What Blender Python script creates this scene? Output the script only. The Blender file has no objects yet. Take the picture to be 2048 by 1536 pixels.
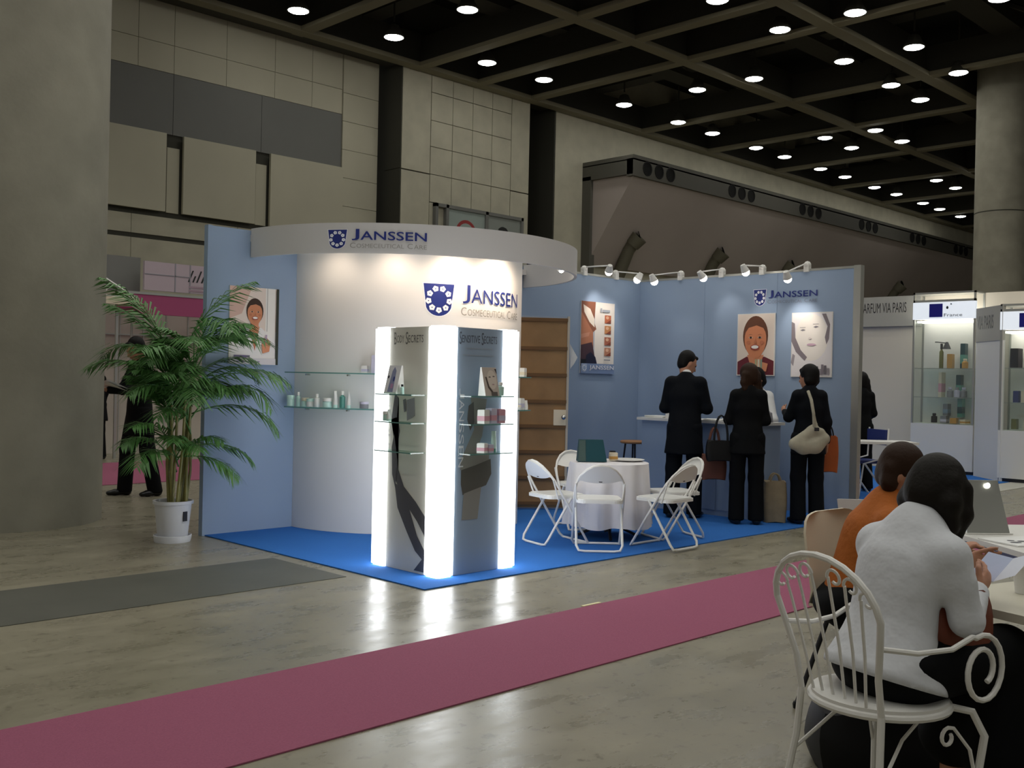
import bpy, bmesh, math, random
import numpy as np
from mathutils import Vector, Matrix

random.seed(7)
SC = bpy.context.scene
COL = SC.collection
PI = math.pi

# ---------------------------------------------------------------- camera
# world: X runs along the front edge of the booth, Y runs into the booth, origin = front corner of its carpet
F_PX, YAW, PITCH, ROLL = 2062.33, 0.78884, -0.0034, 0.02155
CAM = Vector((-4.43492, -5.24826, 1.40837))
fw = Vector((math.cos(YAW) * math.cos(PITCH), math.sin(YAW) * math.cos(PITCH), math.sin(PITCH)))
rt = Vector((math.sin(YAW), -math.cos(YAW), 0))
upv = rt.cross(fw)
cr = math.cos(ROLL) * rt + math.sin(ROLL) * upv
cu = -math.sin(ROLL) * rt + math.cos(ROLL) * upv
cd = bpy.data.cameras.new('camera')
cam = bpy.data.objects.new('camera', cd)
COL.objects.link(cam)
m = Matrix((cr, cu, -fw)).transposed().to_4x4()
m.translation = CAM
cam.matrix_world = m
cd.sensor_width = 36.0
cd.lens = F_PX / 2048 * 36.0
cd.clip_end = 400
SC.camera = cam

# ---------------------------------------------------------------- world and exposure
w = bpy.data.worlds.new('world')
SC.world = w
w.use_nodes = True
bg = w.node_tree.nodes['Background']
bg.inputs[0].default_value = (0.88, 0.86, 0.77, 1)
bg.inputs[1].default_value = 0.25          # light from the rest of the hall
SC.view_settings.view_transform = 'Standard'
SC.view_settings.look = 'None'
SC.view_settings.exposure = 0.0
SC.view_settings.gamma = 1.0
SC.view_settings.use_curve_mapping = False

SC.cycles.use_denoising = True
SC.cycles.max_bounces = 6
SC.cycles.diffuse_bounces = 3
SC.cycles.glossy_bounces = 3
SC.cycles.transparent_max_bounces = 12

LAMP_E = 31.0        # radiance of one ceiling lamp
POST_E = 5.8         # light posts of the display tower

# ---------------------------------------------------------------- materials
def lin(h):
    h = h.lstrip('#')
    c = [int(h[i:i + 2], 16) / 255 for i in (0, 2, 4)]
    return tuple(x / 12.92 if x <= .04045 else ((x + .055) / 1.055) ** 2.4 for x in c)

MATS = {}
def mat(name, col, rough=.6, metal=0.0, emit=None, noise=0, nscale=8, bump=0, bscale=60, spec=None, coat=0, sheen=0):
    if name in MATS: return MATS[name]
    mt = bpy.data.materials.new(name)
    mt.use_nodes = True
    nt = mt.node_tree
    b = nt.nodes['Principled BSDF']
    c = lin(col) if isinstance(col, str) else col
    b.inputs['Base Color'].default_value = (*c, 1)
    b.inputs['Roughness'].default_value = rough
    b.inputs['Metallic'].default_value = metal
    if spec is not None: b.inputs['Specular IOR Level'].default_value = spec
    if coat: b.inputs['Coat Weight'].default_value = coat
    if sheen: b.inputs['Sheen Weight'].default_value = sheen
    if emit:
        ec = lin(emit[0]) if isinstance(emit[0], str) else emit[0]
        b.inputs['Emission Color'].default_value = (*ec, 1)
        b.inputs['Emission Strength'].default_value = emit[1]
    if noise or bump:
        tc = nt.nodes.new('ShaderNodeTexCoord')
    if noise:
        nz = nt.nodes.new('ShaderNodeTexNoise')
        nz.inputs['Scale'].default_value = nscale
        nz.inputs['Detail'].default_value = 5
        nt.links.new(tc.outputs['Object'], nz.inputs['Vector'])
        mr = nt.nodes.new('ShaderNodeMapRange')
        mr.inputs[1].default_value = .3; mr.inputs[2].default_value = .7
        mr.inputs[3].default_value = 1 - noise; mr.inputs[4].default_value = 1 + noise
        nt.links.new(nz.outputs[0], mr.inputs[0])
        mx = nt.nodes.new('ShaderNodeVectorMath'); mx.operation = 'SCALE'
        mx.inputs[0].default_value = c
        nt.links.new(mr.outputs[0], mx.inputs['Scale'])
        nt.links.new(mx.outputs[0], b.inputs['Base Color'])
    if bump:
        nb = nt.nodes.new('ShaderNodeTexNoise')
        nb.inputs['Scale'].default_value = bscale
        nb.inputs['Detail'].default_value = 4
        nt.links.new(tc.outputs['Object'], nb.inputs['Vector'])
        bp = nt.nodes.new('ShaderNodeBump')
        bp.inputs['Strength'].default_value = bump
        bp.inputs['Distance'].default_value = .02
        nt.links.new(nb.outputs[0], bp.inputs['Height'])
        nt.links.new(bp.outputs[0], b.inputs['Normal'])
    MATS[name] = mt
    return mt

def glass(name, tint, gloss=.10):
    mt = bpy.data.materials.new(name)
    mt.use_nodes = True
    nt = mt.node_tree
    nt.nodes.clear()
    out = nt.nodes.new('ShaderNodeOutputMaterial')
    tr = nt.nodes.new('ShaderNodeBsdfTransparent'); tr.inputs[0].default_value = (*tint, 1)
    gl = nt.nodes.new('ShaderNodeBsdfGlossy'); gl.inputs['Roughness'].default_value = .04
    mx = nt.nodes.new('ShaderNodeMixShader'); mx.inputs[0].default_value = gloss
    nt.links.new(tr.outputs[0], mx.inputs[1]); nt.links.new(gl.outputs[0], mx.inputs[2])
    nt.links.new(mx.outputs[0], out.inputs[0])
    MATS[name] = mt
    return mt

def print_mat():
    mt = bpy.data.materials.new('print')
    mt.use_nodes = True
    nt = mt.node_tree
    b = nt.nodes['Principled BSDF']
    a = nt.nodes.new('ShaderNodeVertexColor'); a.layer_name = 'Col'
    nt.links.new(a.outputs[0], b.inputs['Base Color'])
    b.inputs['Roughness'].default_value = .45
    MATS['print'] = mt
    return mt
PRINT = print_mat()

def floor_mat():
    mt = bpy.data.materials.new('polished_concrete')
    mt.use_nodes = True
    nt = mt.node_tree; N = nt.nodes; L = nt.links
    b = N['Principled BSDF']
    tc = N.new('ShaderNodeTexCoord')
    def nz(scale, det, vec=None):
        n = N.new('ShaderNodeTexNoise'); n.inputs['Scale'].default_value = scale; n.inputs['Detail'].default_value = det
        n.inputs['Roughness'].default_value = .65
        L.new(vec or tc.outputs['Object'], n.inputs['Vector']); return n
    mp = N.new('ShaderNodeMapping'); mp.inputs['Scale'].default_value = (1, 2.6, 1); mp.inputs['Rotation'].default_value = (0, 0, .3)
    L.new(tc.outputs['Object'], mp.inputs['Vector'])
    big = nz(.45, 6); mid = nz(1.7, 8, mp.outputs[0]); fine = nz(14, 6)
    cr1 = N.new('ShaderNodeValToRGB')
    e = cr1.color_ramp.elements
    e[0].position = .32; e[0].color = (*lin('#746f5e'), 1)
    e[1].position = .70; e[1].color = (*lin('#9b9480'), 1)
    mixf = N.new('ShaderNodeMath'); mixf.operation = 'MULTIPLY_ADD'; mixf.inputs[1].default_value = .55
    L.new(mid.outputs[0], mixf.inputs[0])
    hb = N.new('ShaderNodeMath'); hb.operation = 'MULTIPLY'; hb.inputs[1].default_value = .45
    L.new(big.outputs[0], hb.inputs[0]); L.new(hb.outputs[0], mixf.inputs[2])
    L.new(mixf.outputs[0], cr1.inputs[0])
    # small dark stains
    cr2 = N.new('ShaderNodeValToRGB')
    e = cr2.color_ramp.elements
    e[0].position = .30; e[0].color = (.40, .39, .36, 1)
    e[1].position = .43; e[1].color = (1, 1, 1, 1)
    L.new(fine.outputs[0], cr2.inputs[0])
    ml = N.new('ShaderNodeMix'); ml.data_type = 'RGBA'; ml.blend_type = 'MULTIPLY'; ml.inputs[0].default_value = .8
    L.new(cr1.outputs[0], ml.inputs[6]); L.new(cr2.outputs[0], ml.inputs[7])
    L.new(ml.outputs[2], b.inputs['Base Color'])
    rr = N.new('ShaderNodeMapRange'); rr.inputs[1].default_value = .3; rr.inputs[2].default_value = .7
    rr.inputs[3].default_value = .20; rr.inputs[4].default_value = .42
    L.new(mid.outputs[0], rr.inputs[0]); L.new(rr.outputs[0], b.inputs['Roughness'])
    bp = N.new('ShaderNodeBump'); bp.inputs['Strength'].default_value = .12; bp.inputs['Distance'].default_value = .01
    L.new(mid.outputs[0], bp.inputs['Height']); L.new(bp.outputs[0], b.inputs['Normal'])
    return mt

M = dict(
    concrete=mat('concrete', '#b9b4a0', .8, noise=.10, nscale=1.5),
    wallpanel=mat('wall_panel', '#bcb7a2', .75, noise=.05, nscale=.6),
    walldark=mat('wall_dark', '#767672', .8, noise=.05, nscale=.5),
    wallside=mat('wall_side', '#3f3e35', .85),  # dark colour puts shade into the side faces; also backing behind joints
    column=mat('column_concrete', '#949081', .8, noise=.14, nscale=1.8, bump=.1, bscale=20),
    deck=mat('roof_deck', '#1c1c17', .9),
    beam=mat('roof_beam', '#857e68', .8),
    truss=mat('roof_truss', '#38362e', .8),
    ductframe=mat('duct_frame', '#5a5850', .7),
    soffit=mat('duct_soffit', '#b8aca5', .7, noise=.06, nscale=.4),
    hole=mat('vent_hole', '#070706', .9),
    nozzle=mat('nozzle_steel', '#6a6656', .6),
    bluewall=mat('blue_panel', '#93a6c0', .62),
    whitewall=mat('white_panel', '#e4e2e0', .55),
    fascia=mat('white_fascia', '#d2cfcd', .55),
    bluecarpet=mat('blue_carpet', '#356db8', .95, noise=.08, nscale=120, bump=.2, bscale=300, spec=.1),
    pinkcarpet=mat('pink_carpet', '#98596f', .95, noise=.07, nscale=110, bump=.2, bscale=300, spec=.1),
    greystrip=mat('trench_cover', '#57574f', .5, noise=.10, nscale=3),
    palestrip=mat('pale_strip', '#b5b2a8', .6),
    alu=mat('aluminium', '#b9bab4', .35, metal=.7),
    chrome=mat('chrome', '#c9cbcc', .15, metal=1),
    white=mat('white_paint', '#e4e2dd', .4),
    whiteplastic=mat('white_plastic', '#e6e5e1', .35),
    cloth=mat('white_cloth', '#e6e2e4', .85),
    paper=mat('paper', '#eeeeec', .7),
    post=mat('lit_acrylic', '#ffffff', .3, emit=((.95, .98, 1.0), POST_E)),
    panelgrey=mat('panel_grey', '#dddbd0', .5),
    panelblue=mat('panel_blue', '#8fa2b6', .5),
    plywood=mat('plywood', '#94734d', .6, noise=.14, nscale=4),
    batten=mat('batten', '#6d4f30', .7),
    green=mat('green_card', '#12424a', .4),
    black=mat('black_plastic', '#0b0b0d', .5, spec=.25),
    dark=mat('dark_metal', '#2a2a30', .5, metal=.3),
    cream=mat('cream_shell', '#e0d4bc', .45),
    teal=mat('teal_glass', '#5c9a8e', .2),
    mint=mat('mint_plastic', '#c3e2d8', .35),
    pink=mat('pink_card', '#d6a0ae', .5),
    lilac=mat('lilac_card', '#c7c3d6', .5),
    grey=mat('grey_card', '#8a8a90', .5),
    navy=mat('navy_card', '#22306e', .5),
    red=mat('red_card', '#8c1f24', .4),
    amber=mat('amber_card', '#c8964e', .4),
    olive=mat('olive_glass', '#6a6a30', .3),
    wood=mat('wood', '#a9794c', .5, noise=.1, nscale=10),
    terracotta=mat('pot_soil', '#3a2c20', .95),
    pot=mat('pot_white', '#dadbe0', .35),
    leaf=mat('palm_leaf', '#4f7d3e', .45, noise=.25, nscale=3),
    stem=mat('palm_stem', '#8a8448', .5, noise=.25, nscale=8),
    skin=mat('skin', '#b98468', .55),
    suit=mat('black_suit', '#0a0b0d', .8, spec=.15),
    suit2=mat('navy_suit', '#0b0e14', .8, spec=.15),
    shoe=mat('black_shoe', '#0b0b0c', .35),
    hairblack=mat('black_hair', '#0c0a09', .6, bump=.12, bscale=60, spec=.2),
    hairbrown=mat('brown_hair', '#2e1b0e', .6, bump=.12, bscale=60, spec=.2),
    hairdark=mat('dark_hair', '#15100a', .6, bump=.12, bscale=60, spec=.2),
    shirt=mat('white_shirt', '#e8e8e8', .7),
    jacket=mat('white_jacket', '#d3d5da', .75, bump=.9, bscale=6),
    orange=mat('orange_knit', '#b0601e', .85, bump=.3, bscale=30),
    eye=mat('eye_dark', '#140d0a', .3),
    lip=mat('lip', '#9c4d48', .5),
    bagbeige=mat('beige_leather', '#aaa490', .6, noise=.12, nscale=12),
    bagorange=mat('orange_leather', '#a04c14', .5, noise=.1, nscale=9),
    bagrust=mat('rust_leather', '#6e2f18', .5, noise=.1, nscale=9),
    bagbrown=mat('brown_paper_bag', '#6a3c2c', .6, noise=.15, nscale=9),
    bagkraft=mat('kraft_paper', '#95856a', .75, noise=.15, nscale=12),
    lampwhite=mat('lamp_glow', '#ffffff', .5, emit=((1.0, .99, .92), LAMP_E)),
    bulb=mat('bulb_glow', '#ffffff', .5, emit=((1, .93, .82), 12)),
    signlit=mat('sign_lit', '#f2f5fa', .5, emit=((.85, .92, 1.0), .55)),
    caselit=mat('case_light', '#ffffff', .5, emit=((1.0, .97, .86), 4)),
    floor=floor_mat(),
)
M['glass'] = glass('shelf_glass', (.86, .96, .93), .12)
M['pane'] = glass('clear_pane', (.95, .97, .96), .07)

# ---------------------------------------------------------------- mesh helpers
class MB:
    """collects faces, builds ONE mesh"""
    def __init__(s): s.v = []; s.f = []
    def add(s, vs, fs):
        o = len(s.v); s.v += [tuple(p) for p in vs]; s.f += [tuple(i + o for i in q) for q in fs]; return s
    def box(s, x0, x1, y0, y1, z0, z1, T=None):
        vs = [Vector((x, y, z)) for z in (z0, z1) for y in (y0, y1) for x in (x0, x1)]
        if T is not None: vs = [T @ p for p in vs]
        return s.add(vs, [(0, 2, 3, 1), (4, 5, 7, 6), (0, 1, 5, 4), (2, 6, 7, 3), (0, 4, 6, 2), (1, 3, 7, 5)])
    def rbox(s, x0, x1, y0, y1, z0, z1, r, T=None, n=3):
        """box with rounded vertical edges"""
        pts = []
        for cx, cy, a0 in ((x1 - r, y1 - r, 0), (x0 + r, y1 - r, 90), (x0 + r, y0 + r, 180), (x1 - r, y0 + r, 270)):
            for i in range(n + 1):
                a = math.radians(a0 + 90 * i / n); pts.append((cx + r * math.cos(a), cy + r * math.sin(a)))
        return s.prism(pts, z0, z1, T)
    def prism(s, pts, z0, z1, T=None):
        n = len(pts)
        vs = [Vector((x, y, z0)) for x, y in pts] + [Vector((x, y, z1)) for x, y in pts]
        if T is not None: vs = [T @ p for p in vs]
        return s.add(vs, [tuple(range(n - 1, -1, -1)), tuple(range(n, 2 * n))] + [(i, (i + 1) % n, n + (i + 1) % n, n + i) for i in range(n)])
    def lathe(s, prof, n=16, T=None, a0=0, a1=2 * PI):
        full = abs(a1 - a0 - 2 * PI) < 1e-6
        cols = n if full else n + 1
        vs = []
        for i in range(cols):
            a = a0 + (a1 - a0) * i / n
            for r, z in prof:
                p = Vector((r * math.cos(a), r * math.sin(a), z)); vs.append(T @ p if T is not None else p)
        k = len(prof); fs = []
        for i in range(n):
            j = (i + 1) % cols
            for q in range(k - 1): fs.append((i * k + q, j * k + q, j * k + q + 1, i * k + q + 1))
        if full:
            if prof[0][0] > 1e-6: fs.append(tuple(i * k for i in range(cols - 1, -1, -1)))
            if prof[-1][0] > 1e-6: fs.append(tuple(i * k + k - 1 for i in range(cols)))
        return s.add(vs, fs)
    def tube(s, pts, r, n=8, closed=False, r2=None):
        P = [Vector(p) for p in pts]; m = len(P); vs = []; up = None
        for i, p in enumerate(P):
            if closed: t = P[(i + 1) % m] - P[i - 1]
            else: t = P[min(i + 1, m - 1)] - P[max(i - 1, 0)]
            t.normalize()
            if up is None:
                up = Vector((0, 0, 1)) if abs(t.z) < .9 else Vector((1, 0, 0))
            a = t.cross(up)
            if a.length < 1e-6: a = t.orthogonal()
            a.normalize(); up = a.cross(t).normalized()
            rr = r if r2 is None else r + (r2 - r) * i / max(1, m - 1)
            for q in range(n):
                an = 2 * PI * q / n; vs.append(p + a * rr * math.cos(an) + up * rr * math.sin(an))
        fs = []
        for i in range(m if closed else m - 1):
            j = (i + 1) % m
            for q in range(n): fs.append((i * n + q, i * n + (q + 1) % n, j * n + (q + 1) % n, j * n + q))
        if not closed: fs += [tuple(range(n - 1, -1, -1)), tuple((m - 1) * n + q for q in range(n))]
        return s.add(vs, fs)
    def ball(s, c, r, n=12, sc=(1, 1, 1)):
        k = n // 2
        T = Matrix.Translation(c) @ Matrix.Diagonal((r * sc[0], r * sc[1], r * sc[2], 1))
        return s.lathe([(math.sin(PI * i / k) if 0 < i < k else 0, -math.cos(PI * i / k)) for i in range(k + 1)], n, T)
    def mesh(s, name):
        me = bpy.data.meshes.new(name); me.from_pydata(s.v, [], s.f); me.update(); return me
    def build(s, name, material, parent=None, smooth=False):
        me = s.mesh(name)
        if smooth: shade(me)
        me.materials.append(material)
        return link(name, me, parent)

def shade(me, ang=.7):
    me.polygons.foreach_set('use_smooth', [True] * len(me.polygons))
    try: me.set_sharp_from_angle(angle=ang)
    except Exception: pass

def link(name, data, parent=None):
    o = bpy.data.objects.new(name, data); COL.objects.link(o)
    if parent is not None: o.parent = parent
    return o

def tag(o, label, cat, group=None):
    o['label'] = label; o['category'] = cat
    if group: o['group'] = group
    return o

def thing(name, label, cat, loc=(0, 0, 0), rz=0, group=None):
    o = link(name, None); o.location = loc; o.rotation_euler = (0, 0, rz); o.empty_display_size = .1
    return tag(o, label, cat, group)

def struct(o, label=None):
    o['kind'] = 'structure'
    if label: o['label'] = label
    return o

def copy_tree(o, loc=None, rz=None, label=None, parent=None):
    c = o.copy(); COL.objects.link(c)
    if parent is not None: c.parent = parent
    if loc is not None: c.location = loc
    if rz is not None: c.rotation_euler = (0, 0, rz)
    if label: c['label'] = label
    for ch in list(o.children): copy_tree(ch, parent=c)
    return c

# ---------------------------------------------------------------- flat print and lettering
def text_shape(s, x0, x1, y0, y1, bold=0.0):
    """outline of a line of text fitted into a rectangle: (verts2d, faces)"""
    cv = bpy.data.curves.new('t', 'FONT'); cv.body = s; cv.size = 1; cv.resolution_u = 3; cv.offset = bold
    ob = bpy.data.objects.new('t', cv); COL.objects.link(ob)
    dg = bpy.context.evaluated_depsgraph_get()
    me = bpy.data.meshes.new_from_object(ob.evaluated_get(dg))
    vs = [(v.co.x, v.co.y) for v in me.vertices]; fs = [tuple(p.vertices) for p in me.polygons]
    bpy.data.objects.remove(ob); bpy.data.curves.remove(cv); bpy.data.meshes.remove(me)
    xs = [p[0] for p in vs]; ys = [p[1] for p in vs]
    ax, bx, ay, by = min(xs), max(xs), min(ys), max(ys)
    sx = (x1 - x0) / (bx - ax); sy = (y1 - y0) / (by - ay)
    return [(x0 + (x - ax) * sx, y0 + (y - ay) * sy) for x, y in vs], fs

def poly(pts): return list(pts), [tuple(range(len(pts)))]
def ell(cx, cy, rx, ry, n=28, a0=0, a1=360):
    return poly([(cx + rx * math.cos(math.radians(a0 + (a1 - a0) * i / n)), cy + ry * math.sin(math.radians(a0 + (a1 - a0) * i / n))) for i in range(n + (0 if a1 - a0 >= 360 else 1))])
def rect(x0, x1, y0, y1): return poly([(x0, y0), (x1, y0), (x1, y1), (x0, y1)])

def refine(shape, mx):
    """cut a flat shape into small triangles so that it can follow a curved wall"""
    v2, f2 = shape
    bm = bmesh.new(); bv = [bm.verts.new((x, y, 0)) for x, y in v2]
    for f in f2:
        try: bm.faces.new([bv[i] for i in f])
        except ValueError: pass
    bmesh.ops.triangulate(bm, faces=bm.faces[:])
    for _ in range(5):
        es = [e for e in bm.edges if abs(e.verts[0].co.x - e.verts[1].co.x) > mx]
        if not es: break
        bmesh.ops.subdivide_edges(bm, edges=es, cuts=1)
        bmesh.ops.triangulate(bm, faces=bm.faces[:])
    bm.verts.index_update()
    out = [(v.co.x, v.co.y) for v in bm.verts], [tuple(v.index for v in f.verts) for f in bm.faces]
    bm.free(); return out

def print_obj(name, shapes, fmap, parent, step=.0004, base=.0008, mx=None):
    """shapes = [(colour, (verts2d, faces))], fmap(x, y, lift) -> 3d point"""
    vs, fs, cols = [], [], []
    for k, (c, (v2, f2)) in enumerate(shapes):
        if mx: v2, f2 = refine((v2, f2), mx)
        c = lin(c) if isinstance(c, str) else c
        o = len(vs); vs += [tuple(fmap(x, y, base + step * k)) for x, y in v2]
        for f in f2: fs.append(tuple(i + o for i in f)); cols.append(c)
    me = bpy.data.meshes.new(name); me.from_pydata(vs, [], fs); me.update()
    ca = me.color_attributes.new('Col', 'FLOAT_COLOR', 'CORNER')
    arr = []
    for p, c in zip(me.polygons, cols): arr += [*c, 1.0] * p.loop_total
    ca.data.foreach_set('color', arr)
    me.materials.append(PRINT)
    return link(name, me, parent)

def plane_map(origin, ex, ey, en):
    o, ex, ey, en = Vector(origin), Vector(ex), Vector(ey), Vector(en)
    return lambda x, y, l: o + ex * x + ey * y + en * l

def cyl_map(cx, cy, r, z0=0):
    """x = angle in degrees, y = height"""
    def f(x, y, l):
        a = math.radians(x); return Vector((cx + (r + l) * math.cos(a), cy + (r + l) * math.sin(a), z0 + y))
    return f

BLUE_INK, WHITE_INK, GREY_INK = '#1f2f7d', '#f4f4f8', '#9a968f'
def emblem(x0, x1, y0, y1, blue=BLUE_INK, white=WHITE_INK):
    """shield with a wreath of nine white flowers"""
    W, H = x1 - x0, y1 - y0
    def q(x, y): return (x0 + W * x, y0 + H * y)
    pts = [q(0, 1), q(.06, .55)]
    for i in range(13):
        a = math.radians(200 + 140 * i / 12); pts.append(q(.5 + .43 * math.cos(a), .40 + .40 * math.sin(a)))
    pts += [q(.94, .55), q(1, 1)]
    out = [(white, poly([(x0 + (p[0] - x0 - W / 2) * 1.07 + W / 2, y0 + (p[1] - y0 - H / 2) * 1.05 + H / 2) for p in pts])), (blue, poly(pts))]
    for i in range(9):
        a = math.radians(70 + 40 * i); cx, cy = .5 + .34 * math.cos(a), .52 + .34 * math.sin(a)
        out.append((white, poly([q(cx + .105 * math.cos(a + 2 * PI * j / 5), cy + .10 * math.sin(a + 2 * PI * j / 5)) for j in range(5)])))
        out.append((blue, ell(*q(cx, cy), W * .02, H * .02, 6)))
    return out

def brand(x0, x1, y0, y1, sub=True, blue=BLUE_INK, grey=GREY_INK, bold=.012):
    """JANSSEN with a tall J, and COSMECEUTICAL CARE below, in a rectangle"""
    W, H = x1 - x0, y1 - y0
    b = y0 + H * (.42 if sub else 0)
    out = [(blue, text_shape('J', x0, x0 + W * .105, b - H * .02, y1, bold)),
           (blue, text_shape('ANSSEN', x0 + W * .12, x1, b, b + (y1 - b) * .80, bold))]
    if sub:
        out.append((grey, text_shape('C', x0 - W * .02, x0 + W * .055, y0, y0 + H * .27, 0)))
        out.append((grey, text_shape('OSMECEUTICAL', x0 + W * .07, x0 + W * .70, y0, y0 + H * .22, 0)))
        out.append((grey, text_shape('C', x0 + W * .745, x0 + W * .815, y0, y0 + H * .27, 0)))
        out.append((grey, text_shape('ARE', x0 + W * .83, x1, y0, y0 + H * .22, 0)))
    return out

# ================================================================ the hall
struct(MB().box(-40, 90, -40, 30, -.3, 0).build('floor', M['floor']))
fl = bpy.data.objects['floor']
# steel covers of the service trench let into the floor, seen left of the booth
for i in range(7):
    x1 = -.13 - i * 3.4
    MB().box(x1 - 3.39, x1, .70, 1.66, -.02, .004).build('trench_cover', M['greystrip'], fl)

ceil = struct(MB().box(-25, 90, -40, 26, 14.6, 15.0).build('ceiling', M['deck']))
def beam(x0, x1, y0, y1, z0, z1, mt='beam'): MB().box(x0, x1, y0, y1, z0, z1).build('beam', M[mt], ceil)
for y in (22.3, 15.15, 10.0, 4.6, -1.0, -6.5): beam(-20, 88, y - .22, y + .22, 12.05, 12.2); beam(-20, 88, y - .06, y + .06, 12.2, 13.2, 'truss')  # flanges paler than webs, also on cross beams: light put into the colour
for y in (18.3, 12.7, 7.3): beam(-20, 88, y - .45, y + .45, 13.0, 13.9, 'truss')
for x in (2.4, 8.0, 13.4, 18.15, 20.85, 23.6, 30.3, 35.2, 41.0, 46.8, 52.6, 58.4, 64.2): beam(x - .2, x + .2, -20, 22.6, 12.06, 12.19); beam(x - .05, x + .05, -20, 22.6, 12.19, 13.1, 'truss')
for x in (10.6, 16.0, 27.4, 33.0, 38.2, 43.9, 49.7, 55.5): beam(x - .35, x + .35, -20, 22.6, 13.2, 13.9, 'truss')
for x in (5, 14.5, 21.6, 25.4, 28.8, 32, 37, 40, 45, 48):
    for y in (2, 7, 12.3, 18):
        MB().tube([(x, y - 1.6, 12.6), (x + .6, y + 1.6, 14.5)], .09, 5).build('brace', M['truss'], ceil)
beam(-20, 88, 22.75, 23.4, 12.2, 12.9, 'truss')

# wall behind the left part of the hall, clad in panels
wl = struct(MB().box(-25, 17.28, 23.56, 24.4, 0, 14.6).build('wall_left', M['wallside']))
def pan(p, u0, u1, z0, z1, mt, v=23.5, name='panel'):
    return MB().box(u0 + .007, u1 - .007, v, v + .1, z0 + .007, z1 - .007).build(name, M[mt], p)
for a, b in ((-24, -18), (-18, -12), (-12, -6), (-6, 0), (0, 4.4), (4.4, 7.8), (7.8, 8.7), (8.7, 9.8), (9.8, 11.5), (11.5, 13.2), (13.2, 14.6), (14.6, 15.8)):
    pan(wl, a, b, 11.05, 13.4, 'wallpanel'); pan(wl, a, b, 10.22, 11.05, 'wallpanel')
for a, b in ((-24, -14), (-14, -4), (-4, 4.0), (4.0, 9.8), (9.8, 12.75), (12.75, 15.8)): pan(wl, a, b, 8.42, 10.22, 'walldark', 23.5)
for a, b in ((-24, -12), (-12, 0), (0, 6.6), (7.1, 9.55), (10.08, 12.5), (13.02, 15.8)): pan(wl, a, b, 6.12, 8.42, 'wallpanel', 23.35)
for a, b in ((6.6, 7.1), (9.55, 10.08), (12.5, 13.02)): pan(wl, a + .08, b - .05, 6.12, 8.05, 'wallpanel', 23.5)
for z in (5.3, 6.2, 7.15, 8.1, 9.05, 10.0, 10.95): pan(wl, 15.8, 17.28, z, z + (.95 if z < 10.9 else 2.4), 'wallpanel', 23.45)
for a, b in ((-24, -10), (-10, 0), (0, 8.6), (8.6, 12), (12, 15.8)):
    pan(wl, a, b, 5.42, 5.98, 'concrete', 23.52); pan(wl, a, b, 2.6, 5.3, 'concrete', 23.52); pan(wl, a, b, 0, 2.6, 'concrete', 23.52)
pan(wl, 15.8, 17.28, 0, 5.3, 'concrete', 23.45)

# pier with square cladding tiles
pier = struct(MB().box(17.66, 23.88, 22.66, 24.6, 0, 14.6).build('wall_pier', M['wallside']))
cols = [18.94, 19.95, 20.92, 21.90, 22.9]
rows = [7.62, 8.60, 9.57, 10.49, 11.47, 13.2]
for i in range(4):
    for j in range(5):
        MB().box(cols[i] + .012, cols[i + 1] - .012, 22.6, 22.66, rows[j] + .012, rows[j + 1] - .012).build('tile', M['concrete'], pier)
for a, b in ((17.66, 18.92), (22.92, 23.88)):
    for z0, z1 in ((0, 4.5), (4.5, 8.58), (8.6, 13.2)):
        MB().box(a, b, 22.6, 22.66, z0 + .012, z1 - .012).build('panel', M['concrete'], pier)
MB().box(18.94, 22.9, 22.6, 22.66, 0, 7.6).build('panel', M['concrete'], pier)
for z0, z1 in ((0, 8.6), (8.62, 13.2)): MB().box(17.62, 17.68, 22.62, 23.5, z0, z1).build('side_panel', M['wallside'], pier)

# illuminated-letter hall sign on the pier, half hidden by the round canopy
sg = thing('hall_sign', 'framed pale hall number sign with a red ring, high on the tiled pier', 'sign', (19.1, 22.55, 5.9))
MB().box(0, 4.4, -.12, .04, 1.58, 1.70).box(0, 4.4, -.12, .04, 0, .1).box(0, .12, -.12, .04, 0, 1.7).box(.5, .62, -.12, .04, 0, 1.7).box(2.42, 2.56, -.12, .04, 0, 1.7).box(4.28, 4.4, -.12, .04, 0, 1.7).build('frame', M['walldark'], sg)
p = MB().box(.6, 2.44, -.06, 0, .05, 1.6).build('sign_panel', mat('sign_pale', '#9aa6a0', .5), sg)
fm = plane_map((0, -.06, 0), (1, 0, 0), (0, 0, 1), (0, -1, 0))
print_obj('red_ring', [('#a03434', ell(1.5, .75, .52, .52, 30)), ('#9aa6a0', ell(1.5, .75, .40, .40, 30))], fm, p, .002, .004)
p = MB().box(2.54, 4.3, -.06, 0, .05, 1.6).build('sign_panel', mat('sign_grey', '#8d928c', .5), sg)
print_obj('numeral', [('#1b1b1b', text_shape('2', 3.1, 3.75, .25, 1.25, .02))], fm, p, .002, .004)

# wall right of the pier, with the duct housing
wb = struct(MB().box(25.35, 88, 22.6, 24.6, 0, 14.6).build('wall_back', M['concrete']))
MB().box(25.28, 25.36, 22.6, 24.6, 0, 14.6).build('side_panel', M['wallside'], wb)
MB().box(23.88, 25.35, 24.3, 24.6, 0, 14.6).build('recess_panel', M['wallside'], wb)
struct(MB().box(88, 88.5, -40, 26, 0, 15).build('wall_far', M['concrete']))

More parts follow.
